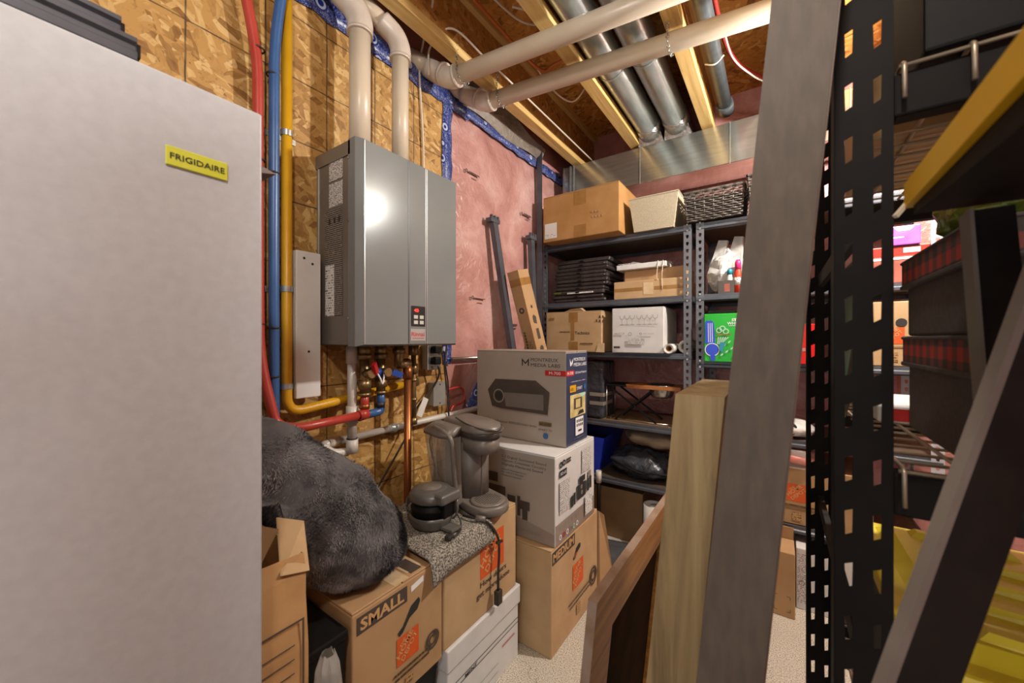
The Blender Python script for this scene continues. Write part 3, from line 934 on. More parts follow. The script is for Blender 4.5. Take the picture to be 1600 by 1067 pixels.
# ------------------------------------------------------------------ water heater
t = thing('water_heater', 'silver grey tankless water heater on the board wall', 'water heater', (WX, 0.706, 1.197))
H = 0.658; W = 0.452; D = 0.25
MB().rbox((0.0, 0.004, 0.004), (0.205, W - 0.004, H - 0.004), 0.003).build('casing', 'heater_side', t)
fc = MB()
fc.loft([[(0.195, 0, 0), (0.195, W, 0), (0.195, W, H), (0.195, 0, H)],
         [(0.232, 0, 0), (0.232, W, 0), (0.232, W, H), (0.232, 0, H)],
         [(0.25, 0.020, 0.006), (0.25, W - 0.014, 0.006), (0.25, W - 0.014, H - 0.006), (0.25, 0.020, H - 0.006)]], True, False)
cover = fc.build('front_cover', 'heater', t)
for (a, b, m) in ((0.195, 0.199, 'heater_dark'), (0.2745, 0.277, 'heater_light'), (0.277, 0.2815, 'heater_dark'), (0.2815, 0.284, 'heater_light'), (0.021, 0.0235, 'heater_light')):
    MB().box((0.2498, a, 0.008), (0.2510, b, H - 0.008)).build('groove', m, cover)
MB().box((0.2498, 0.2005, 0.008), (0.2506, 0.2745, H - 0.008)).build('centre_strip', 'heater', cover)
cp = MB().rbox((0.2505, 0.207, 0.070), (0.2535, 0.272, 0.142), 0.002, 1).build('control_panel', 'panel_black', t)
MB().box((0.2535, 0.213, 0.118), (0.2542, 0.241, 0.135)).build('display', 'panel_black', cp)
cf = Face(t, (0.2535, 0, 0), (0, 1, 0), (0, 0, 1))
cf.text('40', 0.2185, 0.1205, 0.012, 'led', 0.020)
for (y, z) in ((0.217, 0.096), (0.244, 0.096), (0.217, 0.077), (0.244, 0.077)):
    MB().rbox((0.2532, y, z), (0.2548, y + 0.019, z + 0.013), 0.001, 1).build('button', 'button', cp)
bp = Face(t, (0.2506, 0, 0), (0, 1, 0), (0, 0, 1))
bp.rect(0.205, 0.018, 0.273, 0.060, 'heater_light', 'name_plate')
bp.text('Rinnai', 0.2085, 0.034, 0.015, 'ink_red', 0.060, bold=0.02)
bp.rect(0.212, 0.026, 0.266, 0.028, 'ink_red')
# side with labels
sf = Face(t, (0.0, 0.004, 0), (1, 0, 0), (0, 0, 1))
sf.rect(0.080, 0.548, 0.160, 0.622, 'label_white', 'rating_label')
sf.rect(0.080, 0.462, 0.160, 0.540, 'label_white', 'rating_label')
sf.rect(0.055, 0.100, 0.158, 0.455, 'label_clear', 'instruction_label')
sf.rect(0.058, 0.100, 0.112, 0.270, 'label_small', 'instruction_label')
for k, x in enumerate((0.085, 0.115, 0.142)):
    sf.rect(x - 0.006, 0.405, x + 0.006, 0.425, 'ink_dark', 'pictogram')
MB().box((0.012, 0.001, 0.004), (0.016, 0.004, H - 0.045)).build('rear_trim', 'heater_light', t)
MB().box((0.0, 0.0, H - 0.048), (0.205, 0.004, H - 0.004)).build('top_band', 'heater_side', t)
for z in (0.09, 0.40, 0.60):
    MB().tube([(0.197, 0.0, z), (0.197, -0.002, z)], 0.004, 8).build('screw', 'steel', t)
# exhaust and intake
def vent(y, x, name, label, dx, r, top):
    tt = thing(name, label, 'pipe', (x, y, 1.856))
    MB().tube([(0, 0, 0.0), (0, 0, 0.46)], r, 20).build('pipe', 'pvc', tt)
    MB().tube(smooth_path([(0, 0, 0.43), (0, 0, 0.47), (-0.01, -0.018, 0.515), (-0.03, -0.06, 0.55)], 6), r + 0.007, 20).build('elbow', 'pvc_cem', tt)
    MB().tube([(-0.02, -0.035, 0.53), (-0.075, -0.16, 0.62)], r, 20).build('pipe_run', 'pvc', tt)
    MB().tube([(0, 0, 0.425), (0, 0, 0.436)], r + 0.0085, 20).build('collar', 'pvc_cem', tt)
    if top:
        MB().tube([(0, 0, 0.0), (0, 0, 0.022)], r + 0.008, 20).build('rubber_collar', 'rubber', tt)
        MB().lathe([(0.066, 0.0), (0.066, 0.004), (0.058, 0.010), (0.0, 0.010)], n=28).build('flange', 'rubber', tt)
    else:
        MB().tube([(0, 0, 0.0), (0, 0, 0.014)], r + 0.005, 20).build('rubber_collar', 'rubber', tt)
vent(0.800, -1.20, 'exhaust_pipe', 'thick cream vent pipe on the left above the water heater', 0, 0.0355, False)
vent(0.962, -1.185, 'intake_pipe', 'cream vent pipe with black collar on the right above the water heater', 0, 0.031, True)

# ------------------------------------------------------------------ plumbing below the heater
t = thing('condensate_pipe', 'white plastic drain pipe dropping from the water heater', 'pipe', (-1.234, 0.792, 0.84))
MB().tube([(-1.234, 0.792, 1.197), (-1.234, 0.792, 0.835)], 0.016, 16).build('pipe', 'pvc_white', t, world=True)
for (a, b) in ((1.197, 1.135), (0.985, 0.925), (0.868, 0.820)):
    MB().tube([(-1.234, 0.792, a), (-1.234, 0.792, b)], 0.0205, 16).build('coupling', 'pvc_white', t, world=True)
MB().torus((-1.234, 0.792, 0.871), 0.017, 0.002, 'z').build('clamp_ring', 'cable_black', t, world=True)
t = thing('long_drain_pipe', 'long white plastic pipe running level along the lower wall', 'pipe', (-1.275, 0.75, 0.84))
MB().tube([(-1.287, 0.745, 0.858), (-1.287, 1.95, 0.863)], 0.0135, 14).build('pipe', 'pvc_white', t, world=True)
MB().tube([(-1.287, 0.735, 0.857), (-1.287, 0.775, 0.858)], 0.018, 14).build('coupling', 'pvc_cem', t, world=True)
MB().tube(smooth_path([(-1.287, 0.745, 0.857), (-1.283, 0.715, 0.852), (-1.255, 0.735, 0.83), (-1.25, 0.785, 0.822)], 5), 0.015, 12).build('elbow', 'pvc_white', t, world=True)
MB().tube([(-1.287, 0.995, 0.859), (-1.287, 1.02, 0.859)], 0.018, 14).build('coupling', 'galv', t, world=True)

def valve(y, x, name, label, hm, bend):
    tt = thing(name, label, 'valve', (x, y, 0.95))
    mb = MB()
    mb.tube([(x, y, 1.199), (x, y, 1.16)], 0.021, 12)
    mb.tube([(x, y, 1.168), (x, y, 1.150)], 0.026, 6)
    mb.tube([(x, y, 1.15), (x, y, 1.03)], 0.0165, 12)
    mb.build('body', 'brass', tt, world=True)
    mb = MB(); mb.tube([(x, y, 1.075), (x, y, 1.045)], 0.0245, 6); mb.tube([(x, y, 1.02), (x, y, 1.03)], 0.022, 12)
    mb.build('hex_nut', 'brass', tt, world=True)
    MB().tube([(x, y, 1.10), (x + 0.045, y, 1.10)], 0.016, 12).build('drain_port', 'brass', tt, world=True)
    MB().beam((x + 0.04, y + 0.02, 1.100), (x + 0.052, y + (0.055 if bend else -0.0), 1.135 if not bend else 1.085), 0.012, 0.022).build('lever', hm, tt, world=True)
    MB().tube([(x, y, 1.03), (x, y, 0.965)], 0.0145, 12).build('pipe', 'pex_blue' if bend else 'pex_red', tt, world=True)
    if bend:
        MB().tube(round_path([(x, y, 0.985), (x, y, 0.955), (x, y - 0.062, 0.950)], 0.02), 0.0145, 12).build('elbow', 'pex_blue', tt, world=True)
        MB().tube([(x, y - 0.004, 0.972), (x, y - 0.004, 0.988)], 0.0175, 12).build('crimp_ring', 'cable_black', tt, world=True)
    else:
        MB().tube([(x, y, 0.975), (x, y, 0.99)], 0.018, 12).build('crimp_ring', 'copper', tt, world=True)
        MB().tube(smooth_path([(x + 0.02, y + 0.02, 1.12), (x + 0.045, y + 0.03, 1.085), (x + 0.04, y + 0.045, 1.06), (x + 0.035, y + 0.058, 1.10)], 5), 0.003, 6).build('tag_string', 'ink_white', tt, world=True)
valve(0.822, -1.205, 'hot_water_valve', 'brass valve with red handle under the water heater', 'handle_red', False)
valve(0.890, -1.205, 'cold_water_valve', 'brass valve with blue handle under the water heater', 'handle_blue', True)
MB_ = MB().tube([(-1.19, 0.835, 1.105), (-1.19, 0.885, 1.095)], 0.016, 12)
simple(MB_, 'service_port', 'handle_blue', 'small blue capped port between the two brass valves', 'valve')
t = thing('copper_pipe', 'tall copper pipe standing below the relief valve of the heater', 'pipe', (-1.20, 1.01, 0.45))
MB().tube([(-1.20, 1.01, 1.085), (-1.20, 1.01, 0.0)], 0.0142, 16).build('pipe', 'copper', t, world=True)
MB().tube([(-1.20, 1.01, 1.065), (-1.20, 1.01, 1.115)], 0.0185, 16).build('adapter', 'copper', t, world=True)
mb = MB(); mb.tube([(-1.20, 1.015, 1.125), (-1.20, 0.965, 1.125)], 0.020, 12); mb.tube([(-1.20, 0.968, 1.197), (-1.20, 0.968, 1.115)], 0.018, 12); mb.tube([(-1.20, 0.968, 1.185), (-1.20, 0.968, 1.165)], 0.026, 6)
mb.build('relief_valve', 'brass', t, world=True)
t = thing('gas_supply', 'thin brass gas line with fittings beside the copper pipe', 'pipe', (-1.225, 1.065, 0.87))
MB().tube([(-1.225, 1.062, 1.197), (-1.225, 1.062, 0.875)], 0.0105, 12).build('pipe', 'brass', t, world=True)
for (a, b, r) in ((1.197, 1.155, 0.021), (1.12, 1.08, 0.017), (1.06, 1.048, 0.015), (0.98, 0.97, 0.015), (0.90, 0.873, 0.0145)):
    MB().tube([(-1.225, 1.062, a), (-1.225, 1.062, b)], r, 10).build('fitting', 'brass', t, world=True)

# electrical boxes, cords
t = thing('outlet_box', 'grey outlet box with two black plugs under the heater corner', 'outlet', (WX, 1.185, 1.085))
MB().rbox((0, 0, 0), (0.042, 0.075, 0.115), 0.003).build('box', 'grey_box', t)
MB().rbox((0.042, -0.002, -0.002), (0.046, 0.077, 0.117), 0.002, 1).build('cover_plate', 'steel', t)
for z in (0.022, 0.072):
    MB().rbox((0.046, 0.018, z), (0.074, 0.056, z + 0.034), 0.006).build('plug', 'black_plastic', t)
t = thing('junction_box', 'grey metal junction box below the outlet', 'outlet', (WX, 1.222, 0.918))
MB().rbox((0, 0, 0), (0.04, 0.075, 0.105), 0.003).build('box', 'grey_box', t)
MB().rbox((0.04, -0.002, -0.002), (0.0435, 0.077, 0.107), 0.002, 1).build('cover_plate', 'grey_box', t)
for (y, z) in ((0.037, 0.01), (0.037, 0.095)):
    MB().tube([(0.0435, y, z), (0.045, y, z)], 0.004, 8).build('screw', 'steel', t)
cable('power_cord', [(-1.25, 1.225, 1.10), (-1.255, 1.235, 1.06), (-1.275, 1.215, 1.00), (-1.285, 1.14, 0.93), (-1.258, 1.08, 0.855), (-1.28, 0.97, 0.69), (-1.29, 0.90, 0.60)], 0.0042, 'cable_black', 'brown power cord hanging from the outlet behind the copper pipe', 'cord')
lt = MB().rbox((0, 0, 0), (0.0012, 0.032, 0.085), 0.0005, 1).build('cord_tag', 'paper_white')
lt.location = (-1.268, 1.115, 0.895); lt.rotation_euler = (math.radians(-28), 0, 0)
tag(lt, 'white paper tag on the brown power cord', 'tag')
cable('power_cord', [(-1.245, 1.225, 1.155), (-1.262, 1.275, 1.16), (-1.275, 1.29, 1.08), (-1.268, 1.30, 0.98), (-1.262, 1.305, 0.86), (-1.25, 1.30, 0.70)], 0.004, 'cable_black', 'black cord falling straight from the outlet past the junction box', 'cord')
cable('power_cord', [(WX + 0.03, 1.325, 1.24), (-1.29, 1.31, 1.12), (-1.285, 1.325, 1.0), (-1.28, 1.322, 0.87), (-1.27, 1.32, 0.72)], 0.0035, 'cable_black', 'second black cord falling beside the blue tape', 'cord')
cable('power_cord', [(-1.27, 1.31, 0.985), (-1.28, 1.40, 0.985), (-1.285, 1.435, 0.955), (-1.28, 1.42, 0.91), (-1.275, 1.35, 0.90), (-1.27, 1.325, 0.88)], 0.005, 'cable_red', 'dark red wire loop on the pink wall beside the junction box', 'cord')
simple(MB().tube([(-1.299, 1.36, 1.125), (-1.299, 2.0, 1.118)], 0.008, 10), 'grey_conduit', 'steel', 'thin grey conduit running level across the pink insulation', 'pipe')

# ------------------------------------------------------------------ freezer
FX = -0.717
t = thing('upright_freezer', 'tall white upright freezer at the left edge of the picture', 'freezer', (-1.30, -0.42, 0.0))
MB().rbox((0.0, 0.0, 0.06), (0.53, 0.714, 1.585), 0.006).build('cabinet', 'white_enamel', t)
door = MB().rbox((0.538, 0.0, 0.07), (0.583, 0.714, 1.60), 0.004, 3).build('door', 'white_enamel', t)
MB().box((0.53, 0.006, 0.08), (0.538, 0.708, 1.58)).build('gasket', 'gasket', t)
for (x, y) in ((0.04, 0.04), (0.48, 0.04), (0.04, 0.67), (0.48, 0.67)):
    MB().tube([(x, y, 0), (x, y, 0.062)], 0.018, 10).build('foot', 'black_plastic', t)
MB().rbox((0.50, 0.655, 1.585), (0.565, 0.706, 1.607), 0.006).build('hinge_cover', 'steel', t)
bdg = MB().rbox((0.5835, 0.588, 1.469), (0.5865, 0.663, 1.497), 0.0012, 1).build('badge', 'badge', t)
bf = Face(t, (0.5866, 0, 0), (0, 1, 0), (0, 0, 1))
bf.text('FRIGIDAIRE', 0.5925, 1.479, 0.0085, 'ink_dark', 0.066, bold=0.01)
MB().hexa([(0.34, 0.714, 1.520), (0.52, 0.714, 1.520), (0.50, 0.765, 1.535), (0.38, 0.765, 1.535), (0.34, 0.714, 1.535), (0.52, 0.714, 1.545), (0.50, 0.772, 1.540), (0.38, 0.772, 1.540)]).build('side_bracket', 'plank_edge', t)
MB().rbox((0.50, 0.714, 1.548), (0.525, 0.722, 1.60), 0.002).build('side_clip', 'pvc', t)

for k, (x, z, dy, lab) in enumerate(((-0.735, 1.601, 0.0, 'black metal rail on the freezer, the front one'), (-0.772, 1.601, -0.02, 'black metal rail on the freezer, second from the front'),
                                     (-0.755, 1.632, -0.012, 'black metal rail on the freezer, top of the pile'), (-0.812, 1.601, -0.03, 'black metal rail on the freezer, the rear one'))):
    t = thing('shelf_rail', lab, 'rail', (x, 0.14 + dy, z), 0, 'spare rails on the freezer')
    prof = [(-0.016, 0, 0), (0.016, 0, 0), (0.016, 0, 0.010), (0.011, 0, 0.014), (0.011, 0, 0.020), (0.016, 0, 0.024), (0.016, 0, 0.030), (-0.016, 0, 0.030)]
    MB().prism([(a, 0, c) for a, b, c in prof], (0, -0.55, 0)).build('rail', 'gunmetal', t)
    MB().box((-0.006, 0.0, 0.006), (0.012, 0.004, 0.024)).build('end_hook', 'black_plastic', t)

# ------------------------------------------------------------------ near left: paper bag, bins, boxes
t = thing('paper_bag', 'open kraft paper bag with printed lines beside the freezer', 'bag', (-1.06, 0.302, 0.0))
bw, bd = 0.27, 0.108
def bagring(z, k):
    q = []
    j = 0.012 * k
    for (x, y) in ((0, 0), (bw * 0.5, 0), (bw, 0), (bw, bd * 0.5), (bw, bd), (bw * 0.5, bd), (0, bd), (0, bd * 0.5)):
        q.append((x + R.uniform(-1, 0.2) * j, y + R.uniform(-0.6, 0.1) * j * (1 if y > 0 else 0.0), z + R.uniform(-1, 1) * j * 0.6))
    return q
bag = MB().loft([bagring(0, 0), bagring(0.3, 0.1), bagring(0.60, 0.25), bagring(0.70, 0.6), bagring(0.745, 1.0), bagring(0.79, 1.2)], False, False)
b = bag.build('body', 'paper_bag', t)
sm = b.modifiers.new('thickness', 'SOLIDIFY'); sm.thickness = 0.002
MB().prism([(bw - 0.005, 0.055, 0.76), (bw - 0.004, bd, 0.745), (bw - 0.05, bd + 0.012, 0.83), (bw - 0.09, 0.085, 0.84)], (0.0025, 0.002, 0)).build('torn_flap', 'kraft_light', t)
MB().prism([(bw - 0.11, 0.015, 0.75), (bw - 0.02, 0.015, 0.77), (bw - 0.06, 0.075, 0.825), (bw - 0.13, 0.06, 0.82)], (0.0, 0.002, 0.002)).build('torn_flap', 'kraft', t)
bf = Face(t, (bw + 0.002, 0, 0), (0, 1, 0), (0, 0, 1))
for (x0, y0, x1, y1) in ((0.004, 0.655, 0.097, 0.659), (0.093, 0.50, 0.097, 0.659), (0.004, 0.50, 0.097, 0.504)):
    bf.rect(x0, y0, x1, y1, 'ink_brown')
for k in range(4):
    bf.rect(0.006, 0.530 + 0.028 * k, 0.078, 0.5325 + 0.028 * k, 'ink_brown')

t = thing('black_bin', 'dark plastic bin wedged between the paper bag and the SMALL carton', 'bin', (-1.16, 0.424, 0.0))
MB().loft([[(0.02, 0.008, 0), (0.30, 0.008, 0), (0.30, 0.085, 0), (0.02, 0.085, 0)], [(0.0, 0.0, 0.52), (0.325, 0.0, 0.52), (0.325, 0.095, 0.52), (0.0, 0.095, 0.52)]], True, False).build('body', 'black_plastic', t)
MB().rbox((-0.004, -0.004, 0.52), (0.332, 0.099, 0.54), 0.004).build('rim', 'black_plastic', t)
t = thing('clear_bag', 'clear plastic bag of yellow packets in front of the dark bin', 'bag', (-0.785, 0.428, 0.0))
cl = [[(0.006 + q * 0.030 * math.cos(a) * (1 + 0.25 * mnoise.noise(Vector((a * 2, z * 14, 3)))), 0.016 + q * 0.026 * math.sin(a) * (1 + 0.3 * mnoise.noise(Vector((a * 2, z * 14, 8)))), z + 0.02 * q * mnoise.noise(Vector((a * 3, z * 9, 1))) * (z > 0.01)) for a in [k * math.pi / 9 for k in range(18)]] for z, q in ((0.0, 0.9), (0.1, 1.0), (0.2, 1.05), (0.3, 0.95), (0.4, 1.05), (0.47, 1.0), (0.53, 0.9), (0.56, 0.5))]
MB().loft([[(x * 0.8, y * 0.8 + 0.003, zz * 0.86) for x, y, zz in ring] for ring in cl], True, False).build('contents', 'crumb', t)
MB().loft(cl, False, False).build('film', 'clear', t)

# carton marked SMALL
t, ff, rf = carton('moving_carton', 'small kraft moving carton marked SMALL under the fur cushion', (-1.25, 0.532, 0.262), (0.42, 0.298, 0.305), 'kraft', tape='tape_clear')
rf.poly([(0.012, 0.245), (0.165, 0.245), (0.165, 0.288), (0.012, 0.288)], 'ink_brown', 'name_band')
rf.text('SMALL', 0.022, 0.253, 0.027, 'ink_kraft', 0.132, bold=0.03)
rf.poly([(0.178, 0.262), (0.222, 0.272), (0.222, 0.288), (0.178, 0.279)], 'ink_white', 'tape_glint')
rf.poly([(0.132, 0.177), (0.150, 0.186), (0.178, 0.226), (0.205, 0.236), (0.210, 0.224), (0.200, 0.205), (0.172, 0.196), (0.150, 0.170), (0.138, 0.165)], 'ink_dark', 'hand_hole')
square_logo(rf, 0.167, 0.125, 0.075)
rf.rect(0.118, 0.066, 0.248, 0.073, 'print_line', 'fine_print')
rf.rect(0.122, 0.053, 0.242, 0.060, 'print_line', 'fine_print')
rf.rect(0.158, 0.022, 0.182, 0.046, 'print_kraft', 'code_block')
rf.ring(0.256, 0.085, 0.020, 0.026, 'ink_brown')
rf.ring(0.256, 0.085, 0.010, 0.016, 'ink_brown')
MB().box((0.06, 0.18, 0.3056), (0.40, 0.235, 0.3062)).build('tape_strip', 'tape_clear', t)
MB().box((0.34, 0.188, 0.3063), (0.41, 0.225, 0.3068)).build('tape_end', 'ink_brown', t)
# what stands below it
t = thing('storage_tote', 'black storage tote on the floor beneath the SMALL carton', 'tote', (-1.25, 0.532, 0.0))
MB().loft([[(0.02, 0.02, 0), (0.38, 0.02, 0), (0.38, 0.28, 0), (0.02, 0.28, 0)], [(0.0, 0.0, 0.24), (0.40, 0.0, 0.24), (0.40, 0.296, 0.24), (0.0, 0.296, 0.24)]], True, False).build('body', 'black_plastic', t)
MB().rbox((-0.004, -0.002, 0.24), (0.405, 0.298, 0.261), 0.004).build('lid', 'black_plastic', t)

# white file box with lid
t = thing('file_box', 'white lidded file box on the floor under the large kraft carton', 'box', (-1.176, 0.842, 0.0))
MB().rbox((0.006, 0.006, 0.0), (0.350, 0.392, 0.262), 0.003).build('body', 'white_card', t)
lid = MB().rbox((0.0, 0.0, 0.205), (0.357, 0.398, 0.274), 0.004).build('lid', 'white_card', t)
ff = Face(t, (0.3505, 0, 0), (0, 1, 0), (0, 0, 1))
for z in (0.148, 0.132):
    ff.rect(0.008, z, 0.39, z + 0.003, 'ink_dark')
ff.text('MENT', 0.085, 0.1345, 0.011, 'ink_dark', 0.06, bold=0.02)
ff.rect(0.285, 0.098, 0.365, 0.106, 'ink_red_soft', 'fine_print')
for z in (0.03, 0.06):
    ff.rect(0.05, z, 0.26, z + 0.002, 'ink_grey')

# large kraft carton with orange square logo
t, ff, rf = carton('moving_carton', 'large kraft moving carton with orange logo beneath the coffee machine', (-1.172, 0.836, 0.276), (0.344, 0.386, 0.316), 'kraft_light')
square_logo(rf, 0.238, 0.195, 0.135)
rf.text('How doers', 0.170, 0.102, 0.019, 'ink_brown', 0.15, bold=0.012)
rf.text('get more done', 0.150, 0.072, 0.019, 'ink_brown', 0.19, bold=0.012)
rf.text('.', 0.345, 0.072, 0.019, 'ink_orange')

# tweed cloth over the carton top
def cloth(u, v):
    x = -1.165 + 0.39 * v; y = 0.800 + 0.285 * u - 0.03 * v
    z = 0.5955 + 0.0015 * math.sin(20 * x) * math.sin(23 * y)
    if y < 0.836:
        z = 0.5955 - max(0, 0.836 - y) * 0.25
    if x > -0.826:
        z -= (x + 0.826) * 1.3; x = -0.826 + (x + 0.826) * 0.35 + 0.004
    return (x, y, z)
mb = MB().grid(cloth, 24, 30)
o = simple(mb, 'tweed_cloth', 'tweed', 'grey tweed cloth spread over the carton top under the small appliance', 'cloth')
sm = o.modifiers.new('thickness', 'SOLIDIFY'); sm.thickness = 0.004; sm.offset = 1

# ------------------------------------------------------------------ small round grill appliance
t = thing('sandwich_maker', 'small round grey sandwich maker with its cord wrapped', 'appliance', (-0.955, 0.905, 0.6025))
MB().lathe([(0.0, 0), (0.060, 0), (0.066, 0.006), (0.074, 0.030), (0.077, 0.040), (0.0, 0.040)], n=30, sy=0.94).build('base', 'grey_plastic', t)
MB().lathe([(0.069, 0.040), (0.067, 0.058), (0.070, 0.060), (0.070, 0.066), (0.066, 0.068), (0.066, 0.086), (0.0, 0.086)], n=30, sy=0.94).build('plates', 'black_plastic', t)
MB().lathe([(0.070, 0.086), (0.076, 0.090), (0.076, 0.104), (0.066, 0.118), (0.040, 0.124), (0.0, 0.125)], n=30, sy=0.94).build('lid', 'grey_plastic', t)
MB().rbox((0.020, -0.040, 0.088), (0.090, 0.050, 0.121), 0.010, 3).build('lid_handle', 'grey_plastic', t)
MB().rbox((0.058, -0.018, 0.040), (0.078, 0.030, 0.088), 0.003).build('latch', 'black_plastic', t)
MB().rbox((0.040, -0.020, 0.002), (0.112, 0.028, 0.014), 0.005).build('base_handle', 'grey_plastic', t)
MB().lathe([(0.0, 0.1252), (0.034, 0.1245), (0.036, 0.1225)], n=24).build('lid_dome', 'taupe_plastic', t)
for k in range(3):
    MB().tube(smooth_path([(-0.062 - 0.004 * k, -0.045, 0.030 + 0.014 * k), (-0.086, -0.030, 0.050 + 0.012 * k), (-0.092, 0.005, 0.055 + 0.01 * k), (-0.074, 0.035, 0.040 + 0.012 * k)], 5), 0.0034, 6).build('cord_wrap', 'grey_plastic', t)
MB().tube(smooth_path([(0.05, 0.05, 0.10), (0.083, 0.035, 0.085), (0.088, 0.03, 0.05), (0.07, 0.035, 0.025), (0.05, 0.05, 0.012)], 6), 0.0036, 6).build('cord_wrap', 'grey_plastic', t)
cord = MB().tube(smooth_path([(0.085, 0.035, 0.04), (0.100, 0.035, 0.02), (0.112, 0.020, 0.006), (0.125, -0.005, 0.0045), (0.128, -0.03, 0.0045)], 6), 0.0032, 6).build('cord', 'cable_black', t)
MB().rbox((0.112, -0.055, 0.0005), (0.132, -0.030, 0.0145), 0.004).build('plug', 'cable_black', cord)
for y in (-0.046, -0.038):
    MB().box((0.132, y, 0.005), (0.144, y + 0.0015, 0.011)).build('prong', 'steel', cord)

# ------------------------------------------------------------------ capsule coffee machine
t = thing('coffee_machine', 'taupe capsule coffee machine with clear water tank on the carton', 'coffee machine', (-0.950, 1.122, 0.602), math.radians(-15))
def stad(x0, x1, r, z, cy=0.0, n=10):
    out = []
    for k in range(n + 1):
        a = -math.pi / 2 + math.pi * k / n
        out.append((x1 - r + r * math.cos(a), cy + r * math.sin(a), z))
    rb = r * 0.45
    for k in range(5):
        a = math.pi / 2 + math.pi / 2 * k / 4
        out.append((x0 + rb + rb * math.cos(a), cy + r - rb + rb * math.sin(a), z))
    for k in range(5):
        a = math.pi + math.pi / 2 * k / 4
        out.append((x0 + rb + rb * math.cos(a), cy - r + rb + rb * math.sin(a), z))
    return out
MB().loft([stad(-0.13, 0.155, 0.072, 0.0), stad(-0.13, 0.160, 0.077, 0.004), stad(-0.13, 0.160, 0.077, 0.026), stad(-0.13, 0.156, 0.073, 0.031)], True, True).build('base', 'taupe_plastic', t)
tr = MB().lathe([(0.064, 0.0), (0.064, 0.004), (0.058, 0.006), (0.0, 0.006)], (0.083, 0, 0.031), 28).build('drip_tray', 'taupe_plastic', t)
holes = MB()
for i in range(-5, 6):
    for j in range(-5, 6):
        x, y = 0.083 + i * 0.0098 + (0.0049 if j % 2 else 0), j * 0.0088
        if (x - 0.083) ** 2 + y * y < 0.050 ** 2:
            holes.lathe([(0.0030, 0.0), (0.0030, 0.0004), (0.0, 0.0004)], (x, y, 0.0371), 6)
stuff(holes.build('tray_holes', 'ink_dark', tr))
MB().loft([stad(-0.13, 0.045, 0.066, z) for z in (0.031, 0.235)], True, True).build('column', 'taupe_plastic', t)
MB().box((0.0442, -0.002, 0.04), (0.0458, 0.002, 0.21)).build('column_seam', 'taupe_dark', t)
MB().loft([stad(-0.02, 0.118, 0.058, 0.208), stad(-0.02, 0.118, 0.058, 0.262)], True, True).build('brew_head', 'taupe_plastic', t)
MB().loft([stad(-0.10, 0.126, 0.064, 0.262), stad(-0.10, 0.128, 0.066, 0.276), stad(-0.10, 0.130, 0.068, 0.281)], True, True).build('head_band', 'taupe_dark', t)
MB().loft([stad(-0.135, 0.128, 0.070, 0.281), stad(-0.135, 0.134, 0.072, 0.290), stad(-0.135, 0.120, 0.066, 0.306), stad(-0.12, 0.09, 0.050, 0.315), stad(-0.09, 0.05, 0.03, 0.318)], True, True).build('lid', 'taupe_plastic', t)
MB().tube(smooth_path([(-0.06, -0.045, 0.316), (0.04, -0.060, 0.309), (0.11, -0.045, 0.301), (0.136, 0.0, 0.295), (0.11, 0.045, 0.301), (0.04, 0.055, 0.309)], 6), 0.004, 8).build('handle_line', 'taupe_dark', t)
# water tank on the near side
def tank(z, s, e):
    x0, x1 = -0.145 + e, 0.018 + 0.3 * e
    return [(x0, -0.078 - 0.052 * s, z), (x0 + 0.02, -0.078 - 0.066 * s, z), (x1 - 0.03, -0.078 - 0.066 * s, z), (x1, -0.078 - 0.045 * s, z), (x1, -0.074, z), (x0, -0.074, z)]
MB().loft([tank(0.02, 0.62, 0.03), tank(0.12, 0.8, 0.015), tank(0.262, 1.0, 0.0)], True, False).build('water_tank', 'smoke', t)
MB().loft([tank(0.025, 0.5, 0.035), tank(0.055, 0.55, 0.03)], True, False).build('tank_foot', 'taupe_plastic', t)
MB().loft([tank(0.262, 1.05, -0.004), tank(0.275, 1.05, -0.004), [(a, b + (0.03 if b < -0.1 else 0.0), 0.300) for a, b, c in tank(0.30, 0.9, 0.01)]], True, True).build('tank_lid', 'taupe_plastic', t)
MB().tube(smooth_path([(-0.09, -0.122, 0.285), (-0.02, -0.128, 0.283), (0.018, -0.118, 0.262), (0.026, -0.112, 0.215), (0.026, -0.104, 0.12), (0.028, -0.098, 0.004)], 6), 0.009, 10, radii=None).build('tank_arm', 'taupe_plastic', t)
MB().tube([(-0.12, -0.10, 0.03), (-0.14, -0.11, 0.26)], 0.003, 6).build('tank_rib', 'smoke', t)
MB().tube([(-0.05, -0.126, 0.03), (-0.055, -0.142, 0.26)], 0.003, 6).build('tank_rib', 'smoke', t)
MB().tube(smooth_path([(-0.13, -0.06, 0.05), (-0.175, -0.07, 0.10), (-0.185, -0.09, 0.20), (-0.15, -0.10, 0.25)], 6), 0.0034, 6).build('rear_cord', 'cable_black', t)
t2 = thing('power_cord', 'dark power cord with plug hanging over the carton logo', 'cord', (-0.822, 1.055, 0.50))
MB().tube(smooth_path([(-0.90, 1.000, 0.609), (-0.86, 1.000, 0.611), (-0.825, 1.015, 0.609), (-0.806, 1.045, 0.575), (-0.803, 1.07, 0.535), (-0.803, 1.08, 0.51)], 6), 0.0045, 8).build('cord', 'cable_black', t2, world=True)
MB().tube([(-0.845, 1.005, 0.613), (-0.815, 1.018, 0.610)], 0.009, 10).build('sleeve', 'taupe_plastic', t2, world=True)
MB().beam((-0.803, 1.065, 0.513), (-0.801, 1.095, 0.509), 0.008, 0.008).build('tie', 'cable_black', t2, world=True)
MB().tube(smooth_path([(-0.803, 1.08, 0.51), (-0.803, 1.08, 0.46), (-0.803, 1.075, 0.40), (-0.803, 1.075, 0.345)], 5), 0.0045, 8).build('cord_tail', 'cable_black', t2, world=True)
MB().rbox((-0.813, 1.061, 0.296), (-0.793, 1.089, 0.345), 0.004).build('plug', 'cable_black', t2, world=True)

